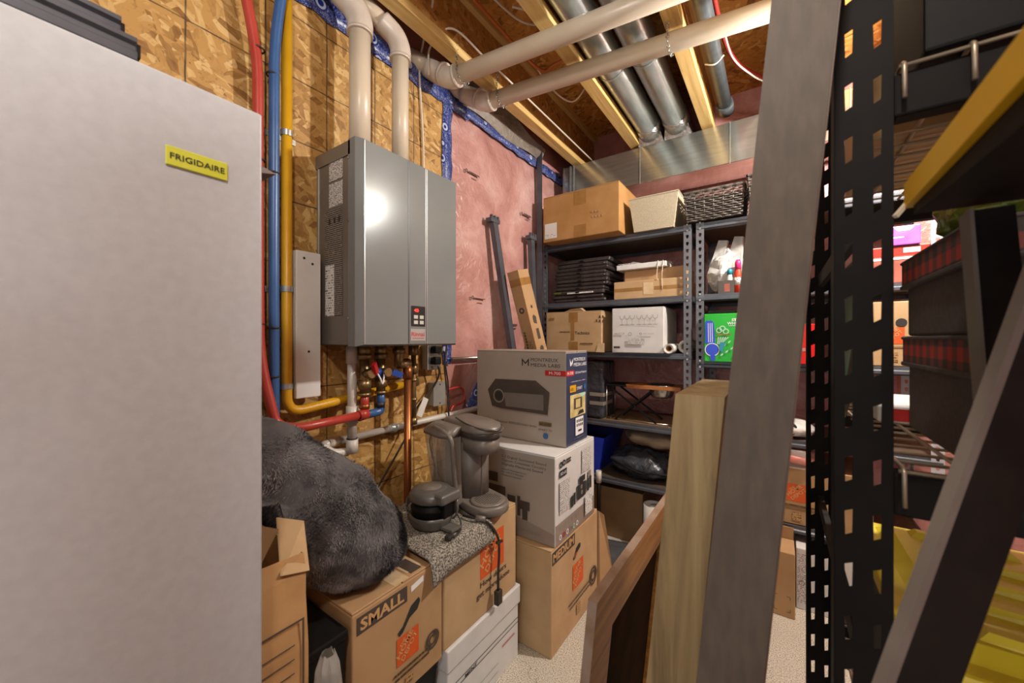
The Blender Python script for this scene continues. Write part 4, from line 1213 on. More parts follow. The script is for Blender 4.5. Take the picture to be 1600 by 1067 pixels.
# ------------------------------------------------------------------ stack: MEDIUM carton, speaker box, projector box
t, ff, rf = carton('moving_carton', 'kraft moving carton marked MEDIUM standing on the floor', (-1.16, 1.285, 0.0), (0.452, 0.452, 0.412), 'kraft_light')
rf.rect(0.006, 0.352, 0.205, 0.402, 'ink_brown', 'name_band')
rf.text('MEDIUM', 0.014, 0.362, 0.031, 'ink_kraft', 0.18, bold=0.03)
rf.poly([(0.185, 0.300), (0.200, 0.306), (0.215, 0.330), (0.245, 0.340), (0.262, 0.333), (0.258, 0.318), (0.225, 0.308), (0.208, 0.290), (0.192, 0.288)], 'ink_dark', 'hand_hole')
rf.poly([(0.19, 0.293), (0.206, 0.298), (0.222, 0.312), (0.214, 0.312), (0.198, 0.300)], 'ink_orange', 'hand_hole_glow')
square_logo(rf, 0.235, 0.215, 0.105)
rf.rect(0.14, 0.118, 0.37, 0.126, 'print_line', 'fine_print')
rf.rect(0.15, 0.100, 0.35, 0.108, 'print_line', 'fine_print')
rf.rect(0.215, 0.045, 0.255, 0.088, 'print_kraft', 'code_block')
rf.ring(0.395, 0.125, 0.032, 0.042, 'ink_brown')
rf.ring(0.395, 0.125, 0.016, 0.026, 'ink_brown')

t, ff, rf = carton('speaker_carton', 'white surround speaker carton, front toned by shade, between the kraft and projector boxes', (-1.165, 1.312, 0.4135), (0.459, 0.382, 0.352), 'white_card')
W_, D_, H_ = 0.459, 0.382, 0.352
ff.rect(0.003, 0.003, W_ - 0.003, H_ - 0.009, 'silver_card', 'shaded_front')  # taupe over the white card carries this face's shade as colour
ff.rect(0.003, 0.003, W_ - 0.003, 0.095, 'brown_card', 'printed_band')
ff.poly([(0.20, 0.095), (W_ - 0.003, 0.05), (W_ - 0.003, 0.095)], 'silver_card', 'printed_floor')
ff.text('5.1 Digital Surround Sound', 0.205, 0.310, 0.010, 'ink_brown', 0.215)
ff.text('Custom Crossover Circuitry', 0.205, 0.294, 0.010, 'ink_brown', 0.215)
ff.text('Digitally Mastered Sound', 0.205, 0.278, 0.010, 'ink_brown', 0.200)
for k, s in enumerate(('Home Professional Sound', 'For HDTV Dream', 'Designed in Denmark')):
    ff.text(s, 0.205, 0.258 - 0.012 * k, 0.0065, 'ink_brown', 0.12 - 0.01 * k)
for (x0, y0, x1, y1) in ((0.12, 0.20, 0.185, 0.240), (0.12, 0.15, 0.225, 0.187), (0.235, 0.085, 0.275, 0.16), (0.285, 0.085, 0.30, 0.165), (0.30, 0.115, 0.345, 0.150), (0.31, 0.075, 0.335, 0.14)):
    ff.rect(x0, y0, x1, y1, 'ink_brown', 'pictured_speaker')
ff.rect(0.285, 0.030, 0.395, 0.035, 'ink_grey', 'fine_print')
rf.rect(0.003, 0.003, D_ - 0.003, 0.082, 'brown_card', 'printed_band')
for k in range(5):
    rf.rect(0.03 + 0.038 * k, 0.050, 0.058 + 0.038 * k, 0.072, 'ink_grey', 'feature_icon')
for k in range(6):
    rf.ring(0.040 + 0.030 * k, 0.026, 0.006, 0.011, ('ink_white', 'ink_red', 'ink_white', 'ink_grey', 'light_blue', 'ink_white')[k], 12, 'feature_icon')
rf.ring(0.042, 0.311, 0.006, 0.013, 'ink_dark', 14, 'logo_mark')
rf.ring(0.066, 0.314, 0.006, 0.013, 'ink_dark', 14, 'logo_mark')
rf.rect(0.084, 0.305, 0.128, 0.313, 'ink_brown', 'logo_mark')
rf.rect(0.084, 0.316, 0.128, 0.324, 'ink_brown', 'logo_mark')
rf.rect(0.028, 0.262, 0.090, 0.290, 'ink_dark', 'model_plate')
rf.text('XD-65', 0.034, 0.270, 0.012, 'ink_white', 0.05)
rf.rect(0.028, 0.12, 0.115, 0.245, 'print_white', 'specifications')
rf.rect(0.235, 0.225, 0.335, 0.325, 'print_white', 'specifications')
rf.rect(0.300, 0.158, 0.330, 0.215, 'ink_grey', 'code_block')
for (x0, y0, x1, y1) in ((0.125, 0.112, 0.145, 0.158), (0.150, 0.115, 0.168, 0.165), (0.185, 0.122, 0.270, 0.185), (0.205, 0.190, 0.265, 0.215), (0.220, 0.185, 0.245, 0.200), (0.285, 0.13, 0.305, 0.185), (0.312, 0.135, 0.332, 0.190)):
    rf.rect(x0, y0, x1, y1, 'ink_dark', 'pictured_speaker')
for (x, y) in ((0.225, 0.17), (0.228, 0.145)):
    rf.ring(x, y, 0.003, 0.009, 'ink_grey', 12, 'pictured_speaker')
rf.rect(0.262, 0.030, 0.340, 0.115, 'label_small', 'shipping_label')

t, ff, rf = carton('projector_carton', 'silver and navy projector carton on top of the box stack', (-1.206, 1.441, 0.767), (0.482, 0.214, 0.402), 'silver_card')
W_, D_, H_ = 0.482, 0.214, 0.402
ff.poly([(0.262, 0.335), (0.262, 0.370), (0.281, 0.350), (0.300, 0.370), (0.300, 0.335), (0.294, 0.335), (0.294, 0.356), (0.281, 0.342), (0.268, 0.356), (0.268, 0.335)], 'ink_dark', 'logo_mark')
ff.text('MONTREUX', 0.310, 0.356, 0.015, 'ink_dark', 0.135)
ff.text('MEDIA LABS', 0.310, 0.333, 0.015, 'ink_dark', 0.145)
ff.rect(0.382, 0.297, W_ - 0.001, 0.320, 'ink_red', 'model_band')
ff.text('M-700', 0.402, 0.302, 0.013, 'ink_white', 0.055)
pr = [(0.070, 0.215), (0.115, 0.268), (0.335, 0.272), (0.405, 0.225), (0.395, 0.128), (0.150, 0.132), (0.095, 0.140)]
ff.poly([(x + 0.002, y - 0.006) for x, y in pr], 'brown_card', 'picture_shadow')
ff.poly(pr, 'ink_brown', 'pictured_projector')
ff.poly([(0.150, 0.250), (0.320, 0.255), (0.375, 0.215), (0.165, 0.210)], 'taupe_dark', 'pictured_top')
ff.poly([(0.165, 0.208), (0.375, 0.213), (0.375, 0.145), (0.175, 0.145)], 'taupe_plastic', 'pictured_grille')
ff.ring(0.135, 0.190, 0.026, 0.032, 'ink_grey', 24, 'pictured_lens')
ff.ring(0.135, 0.190, 0.0, 0.020, 'ink_dark', 20, 'pictured_lens')
ff.text('LED Smart Projector, M700 LED Smart Series', 0.055, 0.068, 0.0100, 'ink_brown', 0.285)
ff.rect(0.352, 0.079, 0.415, 0.096, 'brass', 'quality_badge')
ff.text('4K UHD', 0.357, 0.083, 0.008, 'ink_dark', 0.052)
ff.text('SMART TV', 0.350, 0.058, 0.009, 'ink_brown', 0.068)
ff.ring(0.386, 0.037, 0.0, 0.013, 'pex_blue', 16, 'globe_badge')
rf.rect(0.001, 0.003, D_ - 0.003, H_ - 0.009, 'navy_card', 'printed_side')
rf.rect(0.001, 0.297, 0.075, 0.320, 'ink_red', 'model_band')
rf.text('M-700', 0.010, 0.302, 0.013, 'ink_white', 0.055)
rf.text('LED Smart Projector', 0.085, 0.303, 0.010, 'ink_white', 0.115)
rf.text('MONTREUX', 0.070, 0.358, 0.015, 'ink_white', 0.120)
rf.text('MEDIA LABS', 0.070, 0.336, 0.015, 'ink_white', 0.128)
rf.poly([(0.034, 0.338), (0.030, 0.370), (0.044, 0.350), (0.058, 0.370), (0.058, 0.338), (0.053, 0.352), (0.044, 0.340)], 'ink_white', 'logo_mark')
rf.rect(0.030, 0.268, 0.185, 0.274, 'print_navy', 'fine_print')
rf.rect(0.030, 0.226, 0.090, 0.256, 'gas_yellow', 'quality_badge')
rf.text('4K', 0.036, 0.232, 0.014, 'ink_dark', 0.03)
rf.text('SMART', 0.098, 0.232, 0.014, 'ink_white', 0.055)
rf.ring(0.180, 0.240, 0.0, 0.014, 'pex_blue', 16, 'globe_badge')
rf.rect(0.030, 0.118, 0.185, 0.215, 'crumb', 'room_photo')
rf.rect(0.065, 0.150, 0.150, 0.198, 'ink_brown', 'pictured_screen')
rf.rect(0.085, 0.155, 0.130, 0.192, 'crumb', 'pictured_screen')
rf.poly([(0.10, 0.122), (0.17, 0.126), (0.155, 0.142), (0.12, 0.14)], 'ink_dark', 'pictured_sofa')
rf.poly([(0.11, 0.215), (0.185, 0.215), (0.185, 0.205), (0.15, 0.196)], 'light_blue', 'pictured_window')
rf.rect(0.080, 0.035, 0.160, 0.112, 'ink_white', 'remote_panel')
for i in range(4):
    for j in range(2):
        rf.rect(0.090 + 0.017 * i, 0.072 + 0.018 * j, 0.100 + 0.017 * i, 0.084 + 0.018 * j, 'ink_dark', 'remote_icon')
rf.rect(0.105, 0.050, 0.138, 0.058, 'ink_dark', 'remote_icon')
rf.rect(0.060, 0.022, 0.180, 0.026, 'print_navy', 'fine_print')

# ------------------------------------------------------------------ fur cushion
t = thing('fur_cushion', 'large dark grey furry cushion slumped on the SMALL carton', 'cushion', (-1.02, 0.52, 0.568))
a_, b_, c_ = 0.295, 0.142, 0.135
ax_u = Vector((0.30, 0.30, -0.34)).normalized()         # long axis, down to the right
ax_w = Vector((0.72, -0.42, 0.20)); ax_w = (ax_w - ax_u * ax_w.dot(ax_u)).normalized()   # thickness, to the viewer
ax_v = ax_w.cross(ax_u)
cc = Vector((-0.004, -0.004, 0.226))
def cush(th, ph):
    x, y, z = math.cos(th) * math.cos(ph), math.sin(th) * math.cos(ph), math.sin(ph)
    def sg(q, e): return math.copysign(abs(q) ** e, q)
    p = ax_u * (sg(x, 0.86) * a_) + ax_v * (sg(y, 0.86) * b_) + ax_w * (sg(z, 0.9) * c_)
    nrm = (ax_u * (x / a_) + ax_v * (y / b_) + ax_w * (z / c_)).normalized()
    p = p + nrm * (mnoise.noise(p * 10.0) * 0.018 + mnoise.noise(p * 28.0) * 0.008) + cc
    p.z = max(p.z, 0.010)
    if p.x < 0.245:      # the upper end rests on the paper bag
        p.z = max(p.z, 0.285 * min(1.0, max(0.0, (-0.055 - p.y) / 0.05)))
    p.x = max(p.x, -0.26)
    return p, nrm
mb = MB()
NT_, NP_ = 90, 50
mb.loft([[cush(2 * math.pi * k / NT_, -math.pi / 2 + math.pi * (j + 0.5) / NP_)[0] for k in range(NT_)] for j in range(NP_)], True, True)
mb.build('body', 'fur_base', t)
fur = MB()
rng = random.Random(3)
fv, ff_ = [], []
while len(ff_) < 62000:
    z = rng.uniform(-0.35, 1); th = rng.uniform(0, 2 * math.pi)
    p, nrm = cush(th, math.asin(z))
    if p.y < -0.235 and p.x < 0.29:
        continue
    g = Vector((mnoise.noise(p * 7.0), mnoise.noise(p * 7.0 + Vector((9, 1, 4))), mnoise.noise(p * 7.0 + Vector((2, 8, 5))) - 0.35))
    d = (nrm * 0.55 + g * 1.5 + Vector((rng.uniform(-.4, .4), rng.uniform(-.4, .4), rng.uniform(-.4, .4)))).normalized()
    s = d.cross(nrm)
    if s.length < 1e-4: continue
    s = s.normalized() * 0.0011
    L = rng.uniform(0.007, 0.014)
    k = len(fv)
    q = p - nrm * 0.001
    e = q + d * L
    if e.z < 0.002: e.z = 0.002
    fv += [q - s, q + s, e]
    ff_.append((k, k + 1, k + 2))
fur.add(fv, ff_, False)
stuff(fur.build('fur', 'fur', t, recalc=False))

# ------------------------------------------------------------------ back racks
def post_mesh(name, h, w, pitch, shape, mat, th=0.0018, cols=(0.5,), z0=0.0):
    """flat steel strip of width w, height h with a real slot in every pitch"""
    mb = MB()
    n = int(h / pitch)
    nc = len(cols)
    cw = w / nc
    for i in range(n):
        for c in range(nc):
            x0 = c * cw; x1 = x0 + cw
            za, zb = i * pitch, (i + 1) * pitch
            if i == n - 1: zb = h
            cx = (x0 + x1) / 2
            hole = [(cx + a, za + b) for a, b in shape]
            outer = []
            for (a, b) in shape:
                outer.append((x0 if a < 0 else x1, za if b < pitch * 0.5 else zb))
            m = len(hole)
            base = [(p[0], 0.0, p[1]) for p in outer] + [(p[0], 0.0, p[1]) for p in hole]
            fs = []
            for k in range(m):
                k2 = (k + 1) % m
                if outer[k] == outer[k2]:
                    fs.append((k, m + k2, m + k))
                else:
                    fs.append((k, k2, m + k2, m + k))
            mb.add(base, fs)
    return mb

KEY = [(-0.0035, 0.009), (0.0035, 0.009), (0.0072, 0.021), (0.0055, 0.028), (-0.0055, 0.028), (-0.0072, 0.021)]
def strip_obj(mb, name, mat, parent, loc, rz, th=0.0018):
    me_o = mb.build(name, mat, parent, recalc=False)
    me_o.location = loc
    me_o.rotation_euler = (0, 0, rz)
    sm = me_o.modifiers.new('thickness', 'SOLIDIFY'); sm.thickness = th; sm.offset = 0
    return me_o

def rack(name, label, x0, x1, y0, y1, levels, height, right_mat='rack_grey'):
    t = thing(name, label, 'shelving', (x0, y0, 0.0))
    w, d = x1 - x0, y1 - y0
    f = 0.038
    first = {}
    def angle_post(px, py, sx, sy, mat):
        key = mat
        a = strip_obj(post_mesh('post', height, f, 0.0381, KEY, mat), 'post', mat, t, (px if sx > 0 else px - f, py, 0), 0)
        b = strip_obj(post_mesh('post', height, f, 0.0381, KEY, mat), 'post_flange', mat, a, (0 if sx > 0 else f, 0 if sy > 0 else -f, 0), math.pi / 2)
        return a
    posts = []
    for (px, sx) in ((0.0, 1), (w, -1)):
        for (py, sy) in ((0.0, 1), (d, -1)):
            posts.append((angle_post(px, py, sx, sy, right_mat if px > 0 else 'rack_grey'), py))
    rv = None
    for (a, py) in posts:
        if py > 0: continue
        for z in levels:
            for dz in (0.002, -0.030):
                if rv is None:
                    rv = MB().tube([(0, 0.0, 0), (0, -0.0035, 0)], 0.0052, 8).build('rivet', 'steel', a)
                    rv.location = (f / 2, -0.001, z + dz)
                else:
                    share(rv, (f / 2, -0.001, z + dz), a)
    for z in levels:
        # rolled front lip and plain rails
        prof = [(0, 0.004, -0.036), (0, 0.010, -0.038), (0, 0.012, -0.038), (0, 0.012, 0.0), (0, 0.002, 0.0), (0, 0.002, -0.014), (0, -0.005, -0.019), (0, -0.005, -0.030)]
        MB().prism([(0.004, p[1] + 0.001, z + p[2]) for p in prof], (w - 0.008, 0, 0)).build('front_beam', 'gunmetal', t)
        MB().box((0.004, d - 0.012, z - 0.036), (w - 0.004, d - 0.003, z)).build('rear_beam', 'gunmetal', t)
        for x in (0.003, w - 0.012):
            MB().box((x, 0.014, z - 0.036), (x + 0.009, d - 0.014, z)).build('side_beam', 'gunmetal', t)
        MB().box((0.013, 0.0135, z - 0.016), (w - 0.013, d - 0.013, z - 0.001)).build('shelf_board', 'shelf_board', t)
    return t
L1, L2, L3, L4, L5 = 1.833, 1.456, 1.142, 0.727, 0.387
RY0, RY1 = 2.233, 2.690
rack('steel_rack', 'grey steel rack against the back wall, left unit in the corner', -1.295, -0.381, RY0, RY1, (L1, L2, L3, L4, L5), 1.835)
M3 = 1.105
rack('steel_rack', 'grey steel rack on the back wall, right unit behind the leaning plank', -0.357, 0.545, RY0, RY1, (L1, L2, M3, 0.745, 0.345), 1.835, 'rack_white')
simple(MB().prism([(-1.300, 2.165, 0), (-1.262, 2.165, 0), (-1.262, 2.169, 0), (-1.296, 2.169, 0), (-1.296, 2.203, 0), (-1.300, 2.203, 0)], (0, 0, 2.47)), 'steel_angle', 'gunmetal', 'tall grey steel angle standing upright in the corner beside the rack', 'metal post')
def hooked_beam(label, a, b, w):
    t = thing('steel_beam', label, 'metal beam', b)
    a, b = Vector(a), Vector(b)
    MB().beam(a, b, w, 0.03, (1, 0, 0)).build('bar', 'gunmetal', t, world=True)
    br = MB().box((a.x - 0.016, a.y - w * 1.0, a.z - 0.030), (a.x + 0.020, a.y + w * 1.0, a.z - 0.008)).build('end_bracket', 'gunmetal', t, world=True)
    for k in (-1, 0, 1):
        MB().box((a.x + 0.006, a.y + k * w * 0.7 - 0.006, a.z - 0.008), (a.x + 0.020, a.y + k * w * 0.7 + 0.006, a.z + 0.008)).build('hook_tab', 'gunmetal', t, world=True)
    return t
hooked_beam('dark grey steel beam with end bracket leaning on the pink wall', (-1.283, 1.668, 1.885), (-1.13, 1.93, 0.017), 0.040)
hooked_beam('second dark grey steel beam leaning beside the corner rack', (-1.272, 2.045, 1.872), (-1.235, 2.105, 0.016), 0.038)
# long slim kraft carton leaning between beam and rack
t = thing('long_carton', 'long slim kraft carton leaning between the steel beam and the rack', 'box', (-0.955, 2.115, 0.0))
a, b = Vector((-0.955, 2.115, 0.022)), Vector((-1.190, 1.772, 1.60))
dv = (b - a).normalized()
nx = Vector((1, 0, 0)); nx = (nx - dv * nx.dot(dv)).normalized(); ny = dv.cross(nx) * -1
if ny.y > 0: ny = -ny
hw, hh = 0.036, 0.052
cr = lambda p, s, u: p + nx * (s * hw) + ny * (u * hh)
MB().hexa([cr(a, -1, 1), cr(a, 1, 1), cr(a, 1, -1), cr(a, -1, -1), cr(b, -1, 1), cr(b, 1, 1), cr(b, 1, -1), cr(b, -1, -1)]).build('body', 'kraft', t, world=True)
loc = Vector(t.location)
ffL = Face(t, cr(a, -1, 1) - loc, nx, dv)
ffR = Face(t, cr(a, 1, 1) - loc, -ny, dv)
Lc = (b - a).length
for fc_, wd in ((ffL, 2 * hw), (ffR, 2 * hh)):
    fc_.rect(0.001, Lc - 0.085, wd - 0.001, Lc - 0.045, 'tape_brown', 'tape_strip')
ffR.ring(0.05, Lc - 0.21, 0.0, 0.010, 'ink_brown', 8, 'printed_symbol')
ffR.poly([(0.035, Lc - 0.30), (0.065, Lc - 0.31), (0.07, Lc - 0.27), (0.05, Lc - 0.255), (0.035, Lc - 0.265)], 'ink_brown', 'printed_symbol')
ffR.rect(0.04, Lc - 0.395, 0.068, Lc - 0.335, 'ink_brown', 'printed_symbol')
ffR.ring(0.055, Lc - 0.45, 0.0, 0.018, 'ink_brown', 10, 'printed_symbol')
ffL.ring(0.036, Lc - 0.22, 0.008, 0.018, 'ink_brown', 8, 'printed_symbol')
ffL.text('CTC', 0.052, Lc - 0.44, 0.018, 'ink_brown', 0.05, math.pi / 2)
ffL.rect(0.012, Lc - 0.46, 0.026, Lc - 0.34, 'print_line', 'fine_print')

# ---- top shelf
t, ff, rf = carton('shipping_carton', 'brown shipping carton with white label at the left of the top shelf', (-1.229, 2.125, L1), (0.493, 0.36, 0.285), 'kraft_brown', tape='tape_brown')
ff.rect(0.215, 0.004, 0.292, 0.075, 'tape_brown', 'tape_strip')
ff.rect(0.215, 0.195, 0.292, 0.278, 'tape_brown', 'tape_strip')
ff.rect(0.012, 0.02, 0.098, 0.115, 'paper_white', 'address_label')
ff.rect(0.018, 0.032, 0.088, 0.046, 'label_small', 'fine_print')
for i in range(7):
    ff.rect(0.33 + 0.02 * (i % 4), 0.10 + 0.03 * (i // 4), 0.342 + 0.02 * (i % 4), 0.112 + 0.03 * (i // 4), 'kraft', 'scuff')
t = thing('canvas_bin', 'cream canvas storage bin between carton and wicker basket', 'bin', (-0.70, 2.19, L1 + 0.005))
rg = lambda x0, x1, y0, y1, z: [(x0, y0, z), (x1, y0, z), (x1, y1, z), (x0, y1, z)]
b = MB().loft([rg(0.02, 0.235, 0.02, 0.26, 0.0), rg(0.0, 0.262, 0.0, 0.30, 0.172), rg(-0.004, 0.268, -0.004, 0.304, 0.178)], False, False)
b.add(rg(0.02, 0.235, 0.02, 0.26, 0.001), [(0, 1, 2, 3)])
b = b.build('body', 'canvas', t); sm = b.modifiers.new('thickness', 'SOLIDIFY'); sm.thickness = 0.006
MB().rbox((0.03, 0.03, 0.08), (0.23, 0.27, 0.16), 0.01).build('contents', 'cloth_beige', t)
t2, ff, rf = carton('flat_carton', 'flat brown carton lying behind the canvas bin under the duct', (-0.71, 2.50, L1), (0.30, 0.14, 0.215), 'kraft_dark', flap=False)
simple(MB().tube([(-0.70, 2.535, L1 + 0.238), (-0.40, 2.535, L1 + 0.242)], 0.022, 14), 'dark_tube', 'taupe_dark', 'dark tube lying on the flat carton below the duct', 'tube')
def basket(name, label, loc, sx, sy, h):
    t = thing(name, label, 'basket', loc, 0, 'wicker baskets on the top shelf')
    rows = 13
    strands = MB()
    def per(s, e, inset):
        """point on the rounded rectangle perimeter, s in 0..1"""
        q = s * 4
        x0, y0, x1, y1 = inset - e, inset - e, sx - inset + e, sy - inset + e
        k, f = int(q) % 4, q - int(q)
        return ((x0 + (x1 - x0) * f, y0), (x1, y0 + (y1 - y0) * f), (x1 - (x1 - x0) * f, y1), (x0, y1 - (y1 - y0) * f))[k]
    n = 96
    for r_ in range(rows):
        z = (r_ + 0.5) * h / rows
        inset = 0.012 * (1 - r_ / rows)
        ring = []
        for i in range(n + 1):
            e = 0.004 * math.sin(math.pi * (i / 2.0 + r_) + 0.001) if False else (0.0035 if (i // 2 + r_) % 2 else -0.0025)
            x, y = per((i % n) / n, e, inset)
            ring.append((x, y, z + R.uniform(-0.001, 0.001)))
        strands.tube(ring, 0.0048, 5, cap=False)
    stuff(strands.build('woven_strands', 'wicker', t))
    stakes = MB()
    for i in range(0, n, 4):
        x, y = per(i / n, 0, 0.012); x2, y2 = per(i / n, 0, 0.0)
        stakes.tube([(x, y, 0.0), (x2, y2, h)], 0.0035, 5)
    stuff(stakes.build('stakes', 'wicker', t))
    rim = [per(i / 48, 0.002, 0.0) for i in range(49)]
    MB().tube([(x, y, h + 0.002) for x, y in rim], 0.0075, 8, cap=False).build('rim', 'wicker', t)
    MB().box((0.014, 0.014, 0.001), (sx - 0.014, sy - 0.014, h * 0.8)).build('lining', 'black_fabric', t)
basket('wicker_basket', 'dark wicker basket beside the canvas bin on the top shelf', (-0.408, 2.20, L1 + 0.005), 0.272, 0.28, 0.150)
basket('wicker_basket', 'dark wicker basket half hidden behind the leaning plank', (-0.118, 2.18, L1 + 0.005), 0.28, 0.30, 0.172)

# ---- second shelf
z = L2
for k in range(11):
    hgt = R.uniform(0.023, 0.029)
    dx = R.uniform(-0.012, 0.012); dr = R.uniform(-0.03, 0.03)
    w_ = 0.355 + R.uniform(-0.015, 0.012); d_ = 0.30
    low = k < 4
    labs = ('lowest', 'second from the bottom', 'third from the bottom', 'fourth from the bottom', 'fifth from the bottom', 'sixth, the middle one', 'fifth from the top', 'fourth from the top', 'third from the top', 'second from the top', 'topmost')
    t = thing('folded_tote_bag', 'black folded tote bag in the stack on the second shelf, ' + labs[k], 'bag', (-1.205 + dx - (0.02 if low else 0), 2.252, z), dr * 0.4, 'black folded tote bags')
    mb = MB().rbox((0, 0, 0), (w_, d_, hgt), hgt * 0.42, 3)
    mb.v = [(x + 0.004 * mnoise.noise(Vector((y_ * 30, zz_ * 60, k))), y_ + 0.006 * mnoise.noise(Vector((x * 14, zz_ * 80, k + 5.0))), zz_) for x, y_, zz_ in mb.v]
    mb.build('body', 'black_fabric', t)
    MB().rbox((w_ * 0.45, -0.006, hgt * 0.3), (w_ * 0.53, 0.004, hgt * 0.62), 0.002, 1).build('fastener', 'black_plastic', t)
    if k in (4, 6, 9):
        MB().tube([(w_ - 0.02, -0.003, hgt * 0.5), (w_ - 0.02, 0.004, hgt * 0.5)], 0.005, 8).build('snap', 'steel', t)
    if k == 2:
        MB().box((0.10, -0.0035, 0.006), (0.28, -0.002, 0.015)).build('printed_trim', 'label_small', t)
        MB().box((0.0, -0.004, 0.010), (0.055, -0.001, 0.021)).build('green_trim', 'foil_green', t)
    z += hgt * 0.985
t, ff, rf = carton('cardboard_tray', 'low kraft cardboard tray on the second shelf', (-0.812, 2.25, L2), (0.398, 0.34, 0.105), 'kraft_light', flap=False)
ff.rect(0.002, 0.045, 0.17, 0.065, 'tape_brown', 'tape_strip')
ff.rect(0.235, 0.045, 0.395, 0.065, 'tape_brown', 'tape_strip')
ff.rect(0.175, 0.02, 0.23, 0.09, 'tape_clear', 'tape_strip')
t, ff, rf = carton('kraft_box', 'plain kraft box resting on the low cardboard tray', (-0.765, 2.30, L2 + 0.1055), (0.345, 0.25, 0.070), 'kraft', flap=False)
t = thing('gift_box_lid', 'white box lid with gold ribbon strands lying on the kraft box', 'box', (-0.800, 2.262, L2 + 0.1765))
MB().rbox((0, 0, 0), (0.285, 0.22, 0.030), 0.003).build('lid', 'white_card', t)
rb = MB()
for k in range(26):
    x = R.uniform(0.02, 0.26); y = R.uniform(0.03, 0.18)
    rb.tube(smooth_path([(x - 0.05, y, 0.032), (x - 0.02, y + R.uniform(-0.02, 0.02), 0.036 + R.uniform(0.0, 0.012)), (x + 0.03, y + R.uniform(-0.02, 0.02), 0.033 + R.uniform(0, 0.010)), (x + 0.05, y, 0.032)], 4), 0.0016, 4)
stuff(rb.build('tinsel', 'label_white', t))
for x, zb in ((0.240, -0.075), (0.268, -0.135)):
    MB().tube(smooth_path([(x - 0.02, 0.05, 0.036), (x, 0.005, 0.034), (x, -0.006, 0.0), (x - 0.002, -0.016, -0.05), (x, -0.016, zb)], 5), 0.0018, 5).build('ribbon', 'pvc', t)
# right unit, second shelf
t = thing('plastic_bag', 'crumpled white plastic bag on the right rack', 'bag', (-0.235, 2.37, L2))
def pbag(th, ph):
    x, y, zz = math.cos(th) * math.cos(ph), math.sin(th) * math.cos(ph), math.sin(ph)
    p = Vector((x * 0.095, y * 0.09, 0.135 + zz * 0.135))
    cr_ = abs(mnoise.noise(p * 16)) * 0.11 + abs(mnoise.noise(p * 40)) * 0.03
    return p * (1 - cr_ * 3) + Vector((0.02 * max(0, zz), 0, 0))
MB().loft([[pbag(2 * math.pi * k / 44, -math.pi / 2 + math.pi * (j + 0.5) / 26) for k in range(44)] for j in range(26)], True, False).build('body', 'bag_white', t)
MB().prism([(0.0, -0.03, 0.15), (0.075, -0.07, 0.12), (0.085, -0.04, 0.30), (0.045, -0.02, 0.31)], (0.006, 0.02, 0)).build('folded_corner', 'bag_white', t)
MB().prism([(-0.08, -0.05, 0.12), (-0.02, -0.08, 0.10), (0.015, -0.04, 0.29), (-0.03, -0.02, 0.30)], (0.004, 0.03, 0)).build('folded_corner', 'bag_white', t)
t = thing('photo_card', 'small dark card standing before the white plastic bag', 'card', (-0.258, 2.256, L2))
MB().rbox((0, 0, 0), (0.075, 0.03, 0.068), 0.002, 1).build('body', 'taupe_dark', t)
MB().box((0.03, -0.0006, 0.01), (0.055, 0, 0.05)).build('picture', 'rust_card', t)
def bottle(name, label, loc, r, h, body, cap, caph):
    t = thing(name, label, 'bottle', loc, 0, 'bright bottles on the right rack')
    MB().lathe([(0, 0), (r, 0), (r, h * 0.62), (r * 0.72, h * 0.72), (r * 0.7, h * 0.76), (0, h * 0.76)], n=16).build('body', body, t)
    MB().lathe([(0, h * 0.76), (r * 0.8, h * 0.76), (r * 0.8, h * 0.76 + caph * 0.7), (r * 0.5, h * 0.76 + caph), (0, h * 0.76 + caph)], n=16).build('cap', cap, t)
    MB().tube([(0, 0, h * 0.25), (0, 0, h * 0.5)], r * 1.02, 16).build('label_band', 'label_small', t)
bottle('small_bottle', 'small bottle with teal cap before the white plastic bag', (-0.205, 2.28, L2), 0.016, 0.13, 'paper_white', 'teal', 0.03)
bottle('small_bottle', 'red bottle with bright pink cap', (-0.168, 2.275, L2), 0.018, 0.16, 'red_plastic', 'pink_plastic', 0.05)
bottle('small_bottle', 'tall neon yellow bottle at the plank edge', (-0.133, 2.278, L2), 0.013, 0.17, 'neon', 'neon', 0.05)

# ---- third shelf
t, ff, rf = carton('audio_carton', 'brown audio equipment carton with torn tape on the third shelf', (-1.250, 2.20, L3), (0.380, 0.36, 0.252), 'kraft_light')
ff.text('Technics', 0.205, 0.108, 0.019, 'ink_dark', 0.098, bold=0.012)
ff.rect(0.165, 0.185, 0.225, 0.245, 'tape_brown', 'tape_strip')
ff.rect(0.178, 0.070, 0.202, 0.185, 'tape_brown', 'tape_strip')
ff.rect(0.165, 0.010, 0.225, 0.062, 'tape_brown', 'tape_strip')
ff.rect(0.100, 0.122, 0.17, 0.128, 'print_line', 'fine_print')
ff.rect(0.240, 0.045, 0.325, 0.055, 'print_line', 'fine_print')
ff.rect(0.022, 0.200, 0.060, 0.216, 'tape_brown', 'corner_stamp')
for (x, y) in ((0.365, 0.205), (0.365, 0.180), (0.385, 0.205), (0.385, 0.178), (0.345, 0.182)):
    ff.rect(x, y, x + 0.009, y + 0.016, 'ink_brown', 'handling_mark')
ff.poly([(0.345, 0.0), (0.40, 0.0), (0.40, 0.055), (0.36, 0.05)], 'tape_clear', 'torn_patch')
MB().prism([(0.12, 0.02, 0.2525), (0.26, 0.01, 0.2525), (0.24, 0.0, 0.272), (0.17, 0.01, 0.268)], (0.0, 0.05, 0.002)).build('lifted_flap', 'kraft_light', t)
t, ff, rf = carton('glassware_carton', 'white glassware carton with a drawn row of wine glasses', (-0.805, 2.20, L3), (0.292, 0.32, 0.258), 'white_card')
